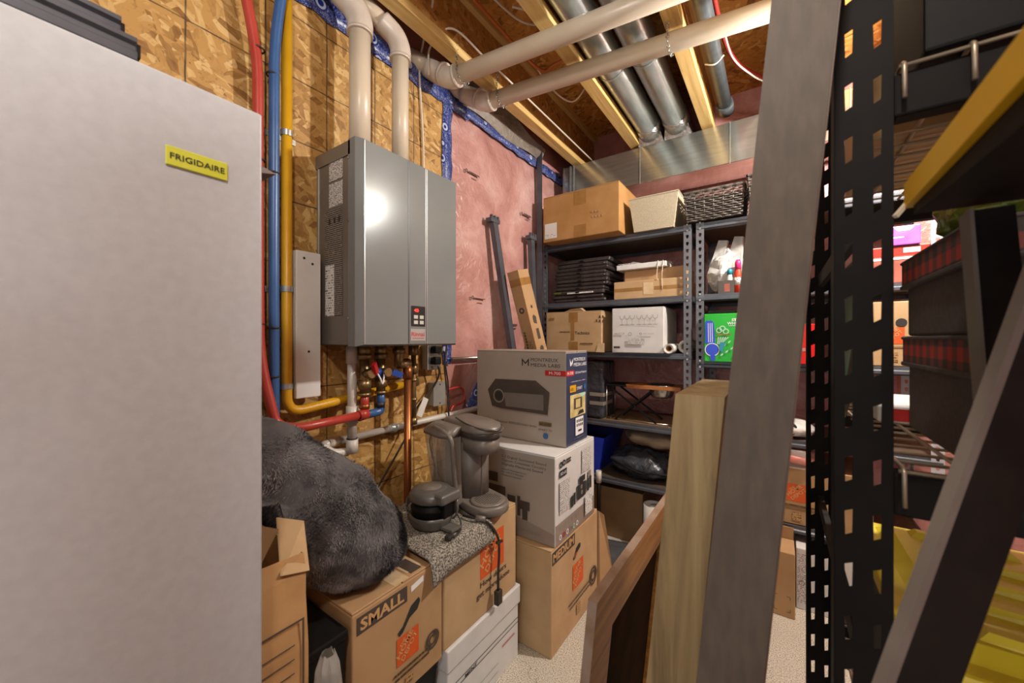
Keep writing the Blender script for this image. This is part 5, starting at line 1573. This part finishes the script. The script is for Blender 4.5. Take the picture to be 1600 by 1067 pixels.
for k in range(7):
    x = 0.060 + 0.030 * k + (0.008 if k > 2 else 0)
    ff.poly([(x - 0.014, 0.215), (x - 0.012, 0.198), (x, 0.190), (x + 0.012, 0.198), (x + 0.014, 0.215), (x + 0.012, 0.215), (x + 0.010, 0.200), (x, 0.193), (x - 0.010, 0.200), (x - 0.012, 0.215)], 'ink_grey', 'drawn_glass')
    ff.rect(x - 0.0008, 0.162, x + 0.0008, 0.192, 'ink_grey', 'drawn_stem')
    ff.rect(x - 0.012, 0.160, x + 0.012, 0.163, 'ink_grey', 'drawn_foot')
ff.rect(0.012, 0.105, 0.075, 0.117, 'print_white', 'fine_print')
ff.ring(0.108, 0.108, 0.007, 0.010, 'ink_grey', 14)
ff.ring(0.168, 0.108, 0.004, 0.007, 'ink_grey', 14)
ff.rect(0.18, 0.105, 0.24, 0.111, 'print_white', 'fine_print')
ff.rect(0.095, 0.048, 0.19, 0.085, 'print_white', 'fine_print')
ff.rect(0.012, 0.025, 0.050, 0.037, 'ink_brown', 'code_block')
def paper_roll(label, loc, r, L):
    t = thing('paper_roll', label, 'paper roll', loc, 0, 'white paper rolls on the third shelf')
    n = 24
    prof = [(r, 0), (r, L), (r * 0.62, L), (r * 0.62, 0)]
    MB().loft([[(rr * math.cos(2 * math.pi * k / n), y, r + rr * math.sin(2 * math.pi * k / n)) for k in range(n)] for rr, y in prof + [prof[0]]], False, True).build('roll', 'paper_white', t)
    MB().loft([[(rr * math.cos(2 * math.pi * k / n), y, r + rr * math.sin(2 * math.pi * k / n)) for k in range(n)] for rr, y in ((r * 0.61, 0.004), (r * 0.61, L - 0.004), (r * 0.54, L - 0.004), (r * 0.54, 0.004), (r * 0.61, 0.004))], False, True).build('core', 'kraft', t)
paper_roll('white paper roll beside the glassware carton', (-0.485, 2.185, L3 + 0.001), 0.026, 0.26)
paper_roll('thicker white paper roll behind the rack post', (-0.421, 2.285, L3 + 0.001), 0.036, 0.26)
t, ff, rf = carton('green_gift_carton', 'bright green drinks gift carton beside the leaning plank', (-0.314, 2.195, M3), (0.175, 0.14, 0.245), 'green_card', flap=False)
ff.text('STE', 0.125, 0.205, 0.013, 'ink_white', 0.030, bold=0.03)
ff.text('WHIS', 0.105, 0.188, 0.013, 'ink_white', 0.050, bold=0.02)
ff.rect(0.11, 0.180, 0.155, 0.184, 'light_blue', 'fine_print')
ff.poly([(0.006, 0.095), (0.052, 0.088), (0.046, 0.195), (0.036, 0.210), (0.010, 0.210), (0.006, 0.195)], 'blue_ink', 'drawn_bottle')
for k in range(3):
    ff.poly([(0.020 + 0.009 * k, 0.10), (0.023 + 0.009 * k, 0.10), (0.021 + 0.009 * k, 0.198), (0.018 + 0.009 * k, 0.198)], 'ink_white', 'drawn_stripe')
ff.ring(0.038, 0.062, 0.0, 0.032, 'blue_ink', 20, 'drawn_glass')
ff.ring(0.038, 0.062, 0.030, 0.034, 'ink_white', 20, 'drawn_glass')
ff.rect(0.030, 0.006, 0.052, 0.034, 'blue_ink', 'drawn_stem')
for k in range(5):
    ff.poly([(0.060 + 0.004 * k, 0.090), (0.063 + 0.004 * k, 0.090), (0.070 + 0.011 * k, 0.125), (0.064 + 0.011 * k, 0.127)], 'light_blue', 'drawn_rays')
for (x, y) in ((0.07, 0.16), (0.085, 0.17), (0.10, 0.155)):
    ff.ring(x, y, 0.009, 0.014, 'light_blue', 12, 'drawn_fruit')
ff.rect(0.058, 0.135, 0.122, 0.143, 'foil_green', 'drawn_tray')
for k in range(7):
    x, y = 0.075 + 0.011 * k, 0.03 + 0.016 * ((k * 3) % 5)
    ff.poly([(x, y), (x + 0.010, y + 0.004), (x + 0.014, y + 0.016), (x + 0.003, y + 0.010)], 'light_blue', 'drawn_leaf')
ff.poly([(0.075, 0.10), (0.10, 0.10), (0.085, 0.05), (0.07, 0.06)], 'teal', 'drawn_splash')
simple(MB().rbox((-0.30, 2.22, M3 + 0.246), (-0.18, 2.40, M3 + 0.262), 0.003), 'dark_case', 'black_plastic', 'thin black case lying on the green gift carton', 'case')
t, ff, rf = carton('red_carton', 'glossy red carton seen between plank and black post', (0.035, 2.20, M3), (0.105, 0.2, 0.185), 'red_gloss', flap=False)
ff.rect(0.02, 0.06, 0.085, 0.075, 'ink_red_soft', 'fine_print')

# ---- fourth shelf
t = thing('cooler_bag', 'black upright bag with two white stripes on the fourth shelf', 'bag', (-1.03, 2.255, L4))
MB().rbox((0, 0, 0), (0.150, 0.22, 0.355), 0.018, 3).build('body', 'black_film', t)
for z in (0.085, 0.140):
    MB().rbox((0.06, -0.0015, z), (0.1515, 0.15, z + 0.022), 0.0008, 1).build('stripe', 'ink_grey', t)
MB().tube(smooth_path([(0.03, -0.002, 0.30), (0.05, -0.006, 0.345), (0.10, -0.006, 0.345), (0.12, -0.002, 0.30)], 5), 0.005, 6).build('strap', 'black_fabric', t)
t = thing('bowl_stand', 'folding wooden pet bowl stand with black crossed legs', 'stand', (-0.872, 2.265, L4 + 0.004))
def top_ring(z, inner):
    q = []
    for k in range(32):
        a = 2 * math.pi * k / 32
        ca, sa = math.cos(a), math.sin(a)
        if inner:
            q.append((0.312 + 0.0765 * ca, 0.085 + 0.0765 * sa, z))
        else:
            sc = min((0.118 if ca > 0 else 0.187) / max(abs(ca), 1e-6), 0.088 / max(abs(sa), 1e-6))
            q.append((0.312 + ca * sc, 0.085 + sa * sc, z))
    return q
MB().loft([top_ring(0.200, False), top_ring(0.221, False), top_ring(0.221, True), top_ring(0.200, True), top_ring(0.200, False)], False, False).build('wood_top', 'acacia', t)
MB().rbox((0.0, 0.0, 0.205), (0.13, 0.17, 0.215), 0.003).build('metal_top', 'black_plastic', t)
for y in (0.012, 0.158):
    MB().beam((0.02, y, 0.203), (0.30, y, 0.006), 0.010, 0.010, (0, 1, 0)).build('leg', 'black_plastic', t)
    MB().beam((0.28, y, 0.198), (0.06, y, 0.006), 0.010, 0.010, (0, 1, 0)).build('leg', 'black_plastic', t)
    MB().tube([(0.005, y, 0.0), (0.005, y, 0.205)], 0.0035, 6).build('side_rod', 'steel', t)
MB().tube([(0.005, 0.012, 0.006), (0.44, 0.012, 0.006)], 0.003, 6).build('foot_rod', 'steel', t)
MB().tube([(0.02, 0.012, 0.004), (0.02, 0.158, 0.004)], 0.003, 6).build('foot_rod', 'steel', t)
t = thing('steel_bowl', 'stainless steel bowl set into the wooden stand', 'bowl', (-0.560, 2.350, L4 + 0.1515))
MB().lathe([(0.0, 0.0), (0.050, 0.0), (0.062, 0.012), (0.070, 0.046), (0.072, 0.072), (0.085, 0.074), (0.085, 0.077), (0.068, 0.075), (0.058, 0.014), (0.0, 0.006)], n=30).build('bowl', 'steel', t)
simple(MB().box((-0.90, 2.26, L4), (-0.42, 2.60, L4 + 0.003)), 'cardboard_sheet', 'kraft_dark', 'flat cardboard sheet under the pet bowl stand', 'cardboard')

# ---- bottom shelf
t = thing('blue_bin', 'open blue plastic bin on the bottom shelf', 'bin', (-1.21, 2.25, L5))
b = MB().loft([rg(0.02, 0.28, 0.02, 0.34, 0.0), rg(0.0, 0.335, 0.0, 0.38, 0.225)], False, False)
b.add(rg(0.02, 0.28, 0.02, 0.34, 0.0), [(0, 1, 2, 3)])
b = b.build('body', 'blue_plastic', t); sm = b.modifiers.new('thickness', 'SOLIDIFY'); sm.thickness = 0.004
MB().box((0.03, 0.03, 0.02), (0.28, 0.33, 0.16)).build('contents', 'kraft_dark', t)
def lump(label, name, mat, cat, loc, a, b, h, seed, fold):
    t = thing(name, label, cat, loc)
    def f(th, ph):
        x, y, zz = math.cos(th) * math.cos(ph), math.sin(th) * math.cos(ph), math.sin(ph)
        q = Vector((math.copysign(abs(x) ** 0.8, x) * a, math.copysign(abs(y) ** 0.8, y) * b, h * 0.5 + zz * h * 0.5))
        k = mnoise.noise(q * 14 + Vector((seed, 0, 0))) * fold + abs(mnoise.noise(q * 30 + Vector((0, seed, 0)))) * fold * 0.5
        q += Vector((x, y * 0.6, zz * 0.5)) * k
        q.z = max(q.z, 0.001)
        return q
    MB().loft([[f(2 * math.pi * k / 56, -math.pi / 2 + math.pi * (j + 0.5) / 30) for k in range(56)] for j in range(30)], True, True).build('body', mat, t)
    return t
t = lump('shiny black garbage bag bundle on the bottom shelf', 'garbage_bag', 'black_film', 'bag', (-0.672, 2.375, L5), 0.175, 0.125, 0.160, 3.0, 0.050)
MB().tube(smooth_path([(-0.17, -0.09, 0.10), (-0.08, -0.13, 0.085), (0.02, -0.135, 0.06), (0.10, -0.125, 0.07), (0.17, -0.09, 0.06)], 6), 0.006, 6).build('tape_tie', 'black_plastic', t)
lump('beige folded cloth bundle on top of the black bags', 'cloth_bundle', 'cloth_beige', 'cloth', (-0.60, 2.45, L5 + 0.182), 0.185, 0.14, 0.100, 8.0, 0.032)

# ---- floor beneath the left unit
t, ff, rf = carton('low_carton', 'low brown carton pushed under the bottom shelf', (-1.20, 2.30, 0.0), (0.545, 0.30, 0.305), 'kraft_dark', flap=False)
t = thing('standing_tube', 'white plastic tube standing on the floor under the shelf', 'tube', (-0.585, 2.270, 0.0))
n = 28
MB().loft([[(rr * math.cos(2 * math.pi * k / n), rr * math.sin(2 * math.pi * k / n), zz) for k in range(n)] for rr, zz in ((0.056, 0.0), (0.056, 0.275), (0.052, 0.275), (0.052, 0.01), (0.056, 0.0))], False, True).build('tube', 'pvc_white', t)
MB().lathe([(0.0, 0.0), (0.030, 0.0), (0.034, 0.24), (0.030, 0.262), (0.0, 0.262)], (0.008, 0.005, 0.004), 14).build('paper_inside', 'paper_white', t)
def matf(u, v):
    x = -0.93 + u * 0.52; y = 1.80 + v * 0.42 + 0.05 * math.sin(u * 3)
    return (x, y, 0.003 + 0.004 * abs(mnoise.noise(Vector((x * 9, y * 9, 1)))) + 0.02 * max(0, v - 0.85))
o = simple(MB().grid(matf, 24, 20), 'vinyl_mat', 'wheel', 'grey rubber mat on the floor in front of the rack', 'mat')
sm = o.modifiers.new('thickness', 'SOLIDIFY'); sm.thickness = 0.003; sm.offset = 1
mk = MB().box((-0.70, 1.975, 0.012), (-0.655, 2.005, 0.0128)).build('mat_label', 'label_small')
mk.location = (0, 0, 0)
mk.parent = o; mk.matrix_parent_inverse = Matrix.Translation(-Vector(o.location))
t = thing('black_pole', 'black pole with a round foot standing before the rack', 'pole', (-0.886, 2.195, 0.0))
MB().tube([(0, 0, 0.008), (0, 0, 0.40)], 0.011, 12).build('shaft', 'rack_black', t)
MB().lathe([(0.0, 0.0), (0.022, 0.0), (0.020, 0.008), (0.012, 0.016), (0.0, 0.016)], (0, 0, 0.012), 16).build('foot', 'rack_black', t)
MB().tube([(0, 0, 0.36), (0, 0, 0.43)], 0.017, 12).build('cap', 'pvc_white', t)
simple(MB().prism([(-0.695, 1.742, 0.0), (-0.650, 1.80, 0.07), (-0.680, 1.752, 0.385), (-0.702, 1.744, 0.40)], (-0.16, 0.006, 0)), 'cardboard_flap', 'kraft', 'flattened cardboard piece leaning behind the MEDIUM carton', 'cardboard')

# ---- right unit: lower shelves and floor
t, ff, rf = carton('moving_carton', 'kraft moving carton with orange logo on the lowest shelf of the right rack', (-0.06, 2.25, 0.346), (0.40, 0.36, 0.270), 'kraft', flap=False)
square_logo(ff, 0.135, 0.150, 0.082)
ff.rect(0.05, 0.088, 0.22, 0.095, 'print_line', 'fine_print')
ff.rect(0.03, 0.074, 0.22, 0.081, 'print_line', 'fine_print')
ff.rect(0.115, 0.02, 0.15, 0.058, 'print_kraft', 'code_block')
t = lump('red and clear plastic wrap bulging out of the low carton', 'plastic_wrap', 'red_plastic', 'wrap', (0.075, 2.36, 0.617), 0.075, 0.13, 0.075, 5.0, 0.02)
MB().loft([[(0.10 * math.cos(a), 0.14 * math.sin(a), z) for a in [k * math.pi / 7 for k in range(14)]] for z in (0.0, 0.04, 0.085)], True, True).build('clear_film', 'clear', t)
t = lump('clear bag of dark cables on the right rack', 'clear_cable_bag', 'bag_white', 'bag', (0.055, 2.33, 0.746), 0.085, 0.09, 0.085, 11.0, 0.016)
MB().torus((-0.01, -0.085, 0.05), 0.026, 0.006, 'y', 16, 6).build('coiled_cable', 'cable_black', t)
t, ff, rf = carton('open_carton', 'open brown carton with corner marks on the floor behind the plank', (-0.20, 2.068, 0.0), (0.262, 0.15, 0.285), 'kraft', flap=False)
for (x, y) in ((0.185, 0.025), (0.245, 0.025), (0.185, 0.095), (0.245, 0.095)):
    sx = 1 if x < 0.2 else -1; sy = 1 if y < 0.05 else -1
    ff.poly([(x, y), (x + sx * 0.014, y), (x + sx * 0.014, y + sy * 0.002), (x + sx * 0.002, y + sy * 0.002), (x + sx * 0.002, y + sy * 0.014), (x, y + sy * 0.014)] if sx * sy > 0 else [(x, y + sy * 0.014), (x + sx * 0.002, y + sy * 0.014), (x + sx * 0.002, y + sy * 0.002), (x + sx * 0.014, y + sy * 0.002), (x + sx * 0.014, y), (x, y)], 'ink_brown', 'corner_mark')
fl_ = MB().prism([(0.002, 0.148, 0.286), (0.26, 0.148, 0.286), (0.26, 0.135, 0.345), (0.002, 0.135, 0.350)], (0, 0.004, 0)).build('open_flap', 'kraft_light', t)
fF = Face(t, (0, 0.142, 0.286), (1, 0, 0), (0, -0.2, 1))
t, ff, rf = carton('printed_carton', 'white printed carton on the floor beside the open brown carton', (0.068, 2.17, 0.0), (0.20, 0.30, 0.275), 'white_card', flap=False)
ff.rect(0.005, 0.03, 0.05, 0.25, 'print_white', 'fine_print')
ff.ring(0.02, 0.12, 0.008, 0.012, 'ink_grey', 12)
# seen through the black rack: second and third shelves
t, ff, rf = carton('rust_red_carton', 'rust red printed carton under the purple box', (0.33, 2.245, L2), (0.19, 0.25, 0.155), 'rust_card', flap=False)
ff.rect(0.0, 0.115, 0.19, 0.150, 'red_card', 'title_band')
ff.rect(0.10, 0.125, 0.15, 0.145, 'ink_white', 'title_print')
ff.rect(0.0, 0.098, 0.19, 0.108, 'ink_white', 'white_line')
t, ff, rf = carton('purple_box', 'purple box lying on the rust red carton', (0.385, 2.235, L2 + 0.156), (0.095, 0.12, 0.080), 'purple', flap=False)
ff.poly([(0.015, 0.072), (0.075, 0.072), (0.062, 0.058), (0.028, 0.058)], 'ink_white', 'printed_motif')
ff.rect(0.01, 0.03, 0.045, 0.035, 'ink_white', 'printed_motif')
t, ff, rf = carton('moving_carton', 'kraft moving carton with hand hole seen past the plaid boxes', (0.30, 2.25, M3), (0.22, 0.36, 0.275), 'kraft_light', flap=False)
square_logo(ff, 0.10, 0.13, 0.07)
ff.ring(0.125, 0.185, 0.0, 0.018, 'ink_dark', 12, 'hand_hole')
ff.rect(0.06, 0.078, 0.16, 0.084, 'print_line', 'fine_print')
ff.rect(0.08, 0.02, 0.115, 0.058, 'print_kraft', 'code_block')

# ------------------------------------------------------------------ black rack on the right (near)
t = thing('black_rack', 'black slotted steel rack with wire decks at the right edge', 'shelving', (0.061, 0.65, 0.0))
SLOT = [(-0.0034, 0.017), (0.0034, 0.021), (0.0040, 0.052), (-0.0040, 0.048)]
def black_post(x, y, flip):
    w = 0.054
    a = strip_obj(post_mesh('post', 2.0, w, 0.068, SLOT, 'rack_black', cols=(0, 1)), 'post', 'rack_black', t, (x, y, 0), 0, 0.002)
    for xx in (0.0, w):
        b = MB().box((xx - 0.0012, 0, 0), (xx + 0.0012, 0.032 * flip, 2.0)).build('post_side', 'rack_black', a)
    return a
RD = 0.61
for x in (0.0, 1.62):
    black_post(x, 0.0, 1); black_post(x, RD, -1)
    for z in (0.25, 0.80, 1.35, 1.85):
        MB().box((x + 0.022, 0.034, z), (x + 0.032, RD - 0.034, z + 0.03)).build('side_brace', 'rack_black', t)
decks = (0.535, 1.066, 1.550)
for z in decks:
    MB().rbox((0.055, -0.002, z - 0.060), (1.62, 0.026, z - 0.008), 0.003).build('front_beam', 'rack_black', t)
    MB().rbox((0.055, RD - 0.026, z - 0.060), (1.62, RD + 0.002, z - 0.008), 0.003).build('rear_beam', 'rack_black', t)
    wires = MB()
    x = 0.062
    while x < 1.62:
        wires.tube(round_path([(x, RD + 0.012, z - 0.03), (x, RD + 0.012, z), (x, -0.012, z), (x, -0.014, z - 0.045)], 0.008, 4), 0.0026, 6)
        x += 0.055
    for k in range(13):
        y = -0.008 + k * (RD + 0.016) / 12
        wires.tube([(0.058, y, z - 0.004), (1.62, y, z - 0.004)], 0.0023, 6)
    stuff(wires.build('wire_deck', 'wire', t))

def plaid(name, label, loc, sx, sy, h, lid):
    t = thing(name, label, 'box', loc, 0, 'plaid lidded boxes')
    MB().rbox((0.004, 0.004, 0.0), (sx - 0.004, sy - 0.004, h - 0.004), 0.004).build('body', 'charcoal_cloth', t)
    l = MB().rbox((-0.003, -0.003, h - lid), (sx + 0.003, sy + 0.003, h), 0.005).build('lid', 'check', t)
    MB().rbox((-0.0045, -0.0045, h - lid - 0.004), (sx + 0.0045, sy + 0.0045, h - lid + 0.004), 0.002, 1).build('lid_piping', 'charcoal_cloth', l)
    MB().rbox((-0.0045, -0.0045, h - 0.005), (sx + 0.0045, sy + 0.0045, h + 0.001), 0.002, 1).build('lid_piping', 'charcoal_cloth', l)
plaid('plaid_box', 'charcoal box with red plaid lid, lower of the two', (0.182, 0.640, 1.069), 0.32, 0.300, 0.155, 0.046)
plaid('plaid_box', 'charcoal box with red plaid lid, upper of the two', (0.180, 0.636, 1.2255), 0.32, 0.300, 0.127, 0.044)
t = thing('foil_wrapped_gift', 'green and gold foil wrapped item on the upper plaid box', 'gift', (0.27, 0.84, 1.354))
def gf_(th, ph):
    x, y, zz = math.cos(th) * math.cos(ph), math.sin(th) * math.cos(ph), math.sin(ph)
    q = Vector((x * 0.075, y * 0.06, 0.05 + zz * 0.05)); q += Vector((x, y, 0)) * mnoise.noise(q * 40) * 0.012
    return q
MB().loft([[gf_(2 * math.pi * k / 30, -math.pi / 2 + math.pi * (j + 0.5) / 16) for k in range(30)] for j in range(16)], True, False).build('wrap', 'foil_green', t)
t = thing('dark_carton', 'dark carton on the upper wire deck, seen from below', 'box', (0.20, 0.64, 1.5535))
MB().rbox((-0.06, 0, 0), (0.80, 0.16, 0.42), 0.004).build('body', 'black_plastic', t)
MB().rbox((0.02, 0.165, 0.0), (0.46, 0.215, 0.10), 0.004).build('sleeve', 'taupe_plastic', t)
t, ff, rf = carton('brown_deck_carton', 'tan carton at the back of the upper wire deck', (0.13, 0.88, 1.5535), (0.50, 0.32, 0.16), 'kraft_light', flap=False)
# flat boxes under the lower plaid box, through the wires
t, ff, rf = carton('flat_game_box', 'flat white and red box lying on the lower wire deck behind the plaid boxes', (0.15, 0.96, 1.069), (0.30, 0.22, 0.03), 'white_card', flap=False)
rf.rect(0.02, 0.004, 0.2, 0.026, 'ink_red')
ff.rect(0.02, 0.004, 0.12, 0.026, 'ink_red')
# tote with yellow lid
def tote(label, loc, sx, sy, h):
    t = thing('storage_tote', label, 'tote', loc)
    MB().loft([rg(0.03, sx - 0.03, 0.03, sy - 0.03, 0.0), rg(0.008, sx - 0.008, 0.008, sy - 0.008, h - 0.045)], True, False).build('body', 'black_plastic', t)
    lid = MB().rbox((0, 0, h - 0.050), (sx, sy, h - 0.022), 0.006).build('lid', 'yellow_plastic', t)
    MB().loft([rg(0.03, sx - 0.03, 0.03, sy - 0.03, h - 0.022), rg(0.05, sx - 0.05, 0.05, sy - 0.05, h - 0.006)], True, False).build('lid_panel', 'yellow_plastic', lid)
    for k in range(5):
        y = 0.075 + k * (sy - 0.15) / 4
        MB().hexa([(0.07, y - 0.016, h - 0.006), (0.20, y - 0.03, h - 0.006), (0.20, y - 0.002, h - 0.006), (0.07, y + 0.012, h - 0.006),
                   (0.08, y - 0.010, h + 0.004), (0.19, y - 0.024, h + 0.004), (0.19, y - 0.008, h + 0.004), (0.08, y + 0.006, h + 0.004)]).build('lid_rib', 'yellow_plastic', lid)
    MB().rbox((sx * 0.30, -0.010, h - 0.06), (sx * 0.55, 0.004, h - 0.03), 0.004).build('latch', 'yellow_plastic', t)
    MB().rbox((0.15, -0.001, h - 0.030), (0.24, 0.025, h - 0.0215), 0.002, 1).build('lid_slot', 'black_plastic', t)
tote('black storage tote with yellow ribbed lid on the lowest wire deck', (0.135, 0.662, 0.5385), 0.60, 0.45, 0.315)
# grey moulded panel standing on the end of the rack
t = thing('grey_shell', 'grey moulded plastic shell standing inside the black rack end', 'shell', (0.098, 1.03, 1.066))
def seat(u, v):
    w_ = 0.085 * (0.35 + 0.65 * v ** 0.5)
    return (0.010 + 0.02 * math.sin(v * 2.2), -0.04 + (u - 0.5) * w_ * 2 + 0.02, 0.003 + v * 0.295)
b = MB().grid(seat, 8, 20).build('shell', 'grey_plastic', t, recalc=False)
sm = b.modifiers.new('thickness', 'SOLIDIFY'); sm.thickness = 0.012

# ------------------------------------------------------------------ foreground boards
def leaning(mb, a, b, xw, yw):
    """board of section xw by yw whose near bottom-left corner runs from a to b"""
    a, b = Vector(a), Vector(b)
    q = [(0, 0), (xw, 0), (xw, yw), (0, yw)]
    mb.hexa([(a.x + x, a.y + y, a.z) for x, y in q] + [(b.x + x, b.y + y, b.z) for x, y in q])
    return mb
t = thing('grey_plank', 'grey-brown wood plank leaning upright close to the camera', 'plank', (-0.122, 0.463, 0.0))
pl = leaning(MB(), (-0.155, 0.463, 0.0), (0.045, 0.601, 2.20), 0.066, 0.034).build('board', 'plank', t, world=True)
leaning(MB(), (-0.155 + 0.0662, 0.463, 0.0), (0.045 + 0.0662, 0.601, 2.20), 0.0015, 0.034).build('edge_band', 'plank_edge', t, world=True)
t = thing('oak_beam', 'pale weathered oak shelf board standing on end behind the plank', 'board', (-0.183, 0.52, 0.0))
leaning(MB(), (-0.2145, 0.520, 0.0), (-0.1205, 0.585, 1.142), 0.062, 0.245).build('board', 'oak', t, world=True)

t = thing('framed_panel', 'wood framed panel leaning on the oak board, low in front', 'frame', (-0.37, 0.66, 0.0))
pa, pb = Vector((-0.345, 0.668, 0.0)), Vector((-0.272, 0.668, 0.735))
dn = (pb - pa).normalized(); Lp = (pb - pa).length; PW = 0.62; th = 0.018
nn = Vector((0, 1, 0)).cross(dn) * 1.0
if nn.x < 0: nn = -nn
def pbox(y0, y1, s0, s1, e0, e1):
    P = lambda y, s, e: pa + Vector((0, y, 0)) + dn * s + nn * e
    return MB().hexa([P(y0, s0, e0), P(y0, s0, e1), P(y1, s0, e1), P(y1, s0, e0), P(y0, s1, e0), P(y0, s1, e1), P(y1, s1, e1), P(y1, s1, e0)])
fw = 0.105
pbox(0.0, fw, 0.0, Lp, -th, 0.0).build('side_rail', 'frame_wood', t, world=True)
pbox(PW - fw, PW, 0.0, Lp, -th, 0.0).build('side_rail', 'frame_wood', t, world=True)
pbox(fw, PW - fw, Lp - fw, Lp, -th, 0.0).build('top_rail', 'frame_wood', t, world=True)
pbox(fw, PW - fw, 0.0, fw, -th, 0.0).build('bottom_rail', 'frame_wood', t, world=True)
pbox(fw, PW - fw, fw, Lp - fw, -th, -0.010).build('panel', 'frame_panel', t, world=True)
pbox(fw, PW - fw, Lp - fw - 0.012, Lp - fw, -0.010, -0.003).build('moulding', 'frame_wood', t, world=True)
pbox(fw, fw + 0.012, fw, Lp - fw - 0.012, -0.010, -0.003).build('moulding', 'frame_wood', t, world=True)
pbox(-0.0015, 0.0, 0.0, Lp + 0.0015, -th, 0.0).build('edge_strip', 'frame_edge', t, world=True)
pbox(0.0, PW, Lp, Lp + 0.0015, -th, 0.0).build('edge_strip', 'frame_edge', t, world=True)

# ------------------------------------------------------------------ folded step ladder at the right edge
t = thing('step_ladder', 'black step ladder with yellow trimmed tray at the far right', 'ladder', (0.20, 0.45, 0.0))
MB().hexa([(0.112, 0.20, 1.335), (0.40, 0.20, 1.335), (0.40, 0.565, 1.352), (0.118, 0.575, 1.352), (0.112, 0.20, 1.362), (0.40, 0.20, 1.362), (0.40, 0.565, 1.370), (0.118, 0.575, 1.370)]).build('tray', 'ladder_black', t, world=True)
MB().beam((0.110, 0.20, 1.372), (0.117, 0.582, 1.374), 0.010, 0.026).build('yellow_trim', 'yellow_trim', t, world=True)
MB().beam((0.112, 0.582, 1.366), (0.24, 0.578, 1.358), 0.006, 0.008).build('yellow_trim', 'yellow_trim', t, world=True)
MB().beam((0.104, 0.575, 1.352), (0.114, 0.582, 1.366), 0.004, 0.004).build('trim_tail', 'pvc', t, world=True)
MB().beam((0.168, 0.575, 1.345), (0.176, 0.545, 1.06), 0.030, 0.022, (0, 1, 0)).build('brace', 'ladder_black', t, world=True)
MB().beam((0.153, 0.568, 1.345), (0.160, 0.540, 1.06), 0.003, 0.026, (0, 1, 0)).build('leg_edge', 'ladder_edge', t, world=True)
up = Vector((0.063, 0.044, 0.21)).normalized()
top = Vector((0.152, 0.470, 1.245)); 
p_lo = top - up * (1.245 / up.z); p_hi = top + up * 0.09
side = Vector((0.822, 0.569, 0)); side = (side - up * side.dot(up)).normalized()
nrm_ = up.cross(side).normalized()
def lbar(name, s0, s1, e0, e1, mat):
    P = lambda p, s, e: p + side * s + nrm_ * e
    MB().hexa([P(p_lo, s0, e0), P(p_lo, s1, e0), P(p_lo, s1, e1), P(p_lo, s0, e1), P(p_hi, s0, e0), P(p_hi, s1, e0), P(p_hi, s1, e1), P(p_hi, s0, e1)]).build(name, mat, t, world=True)
lbar('leg_edge', 0.000, 0.007, -0.005, 0.004, 'ladder_edge')
lbar('front_leg', 0.007, 0.056, -0.004, 0.004, 'ladder_black')
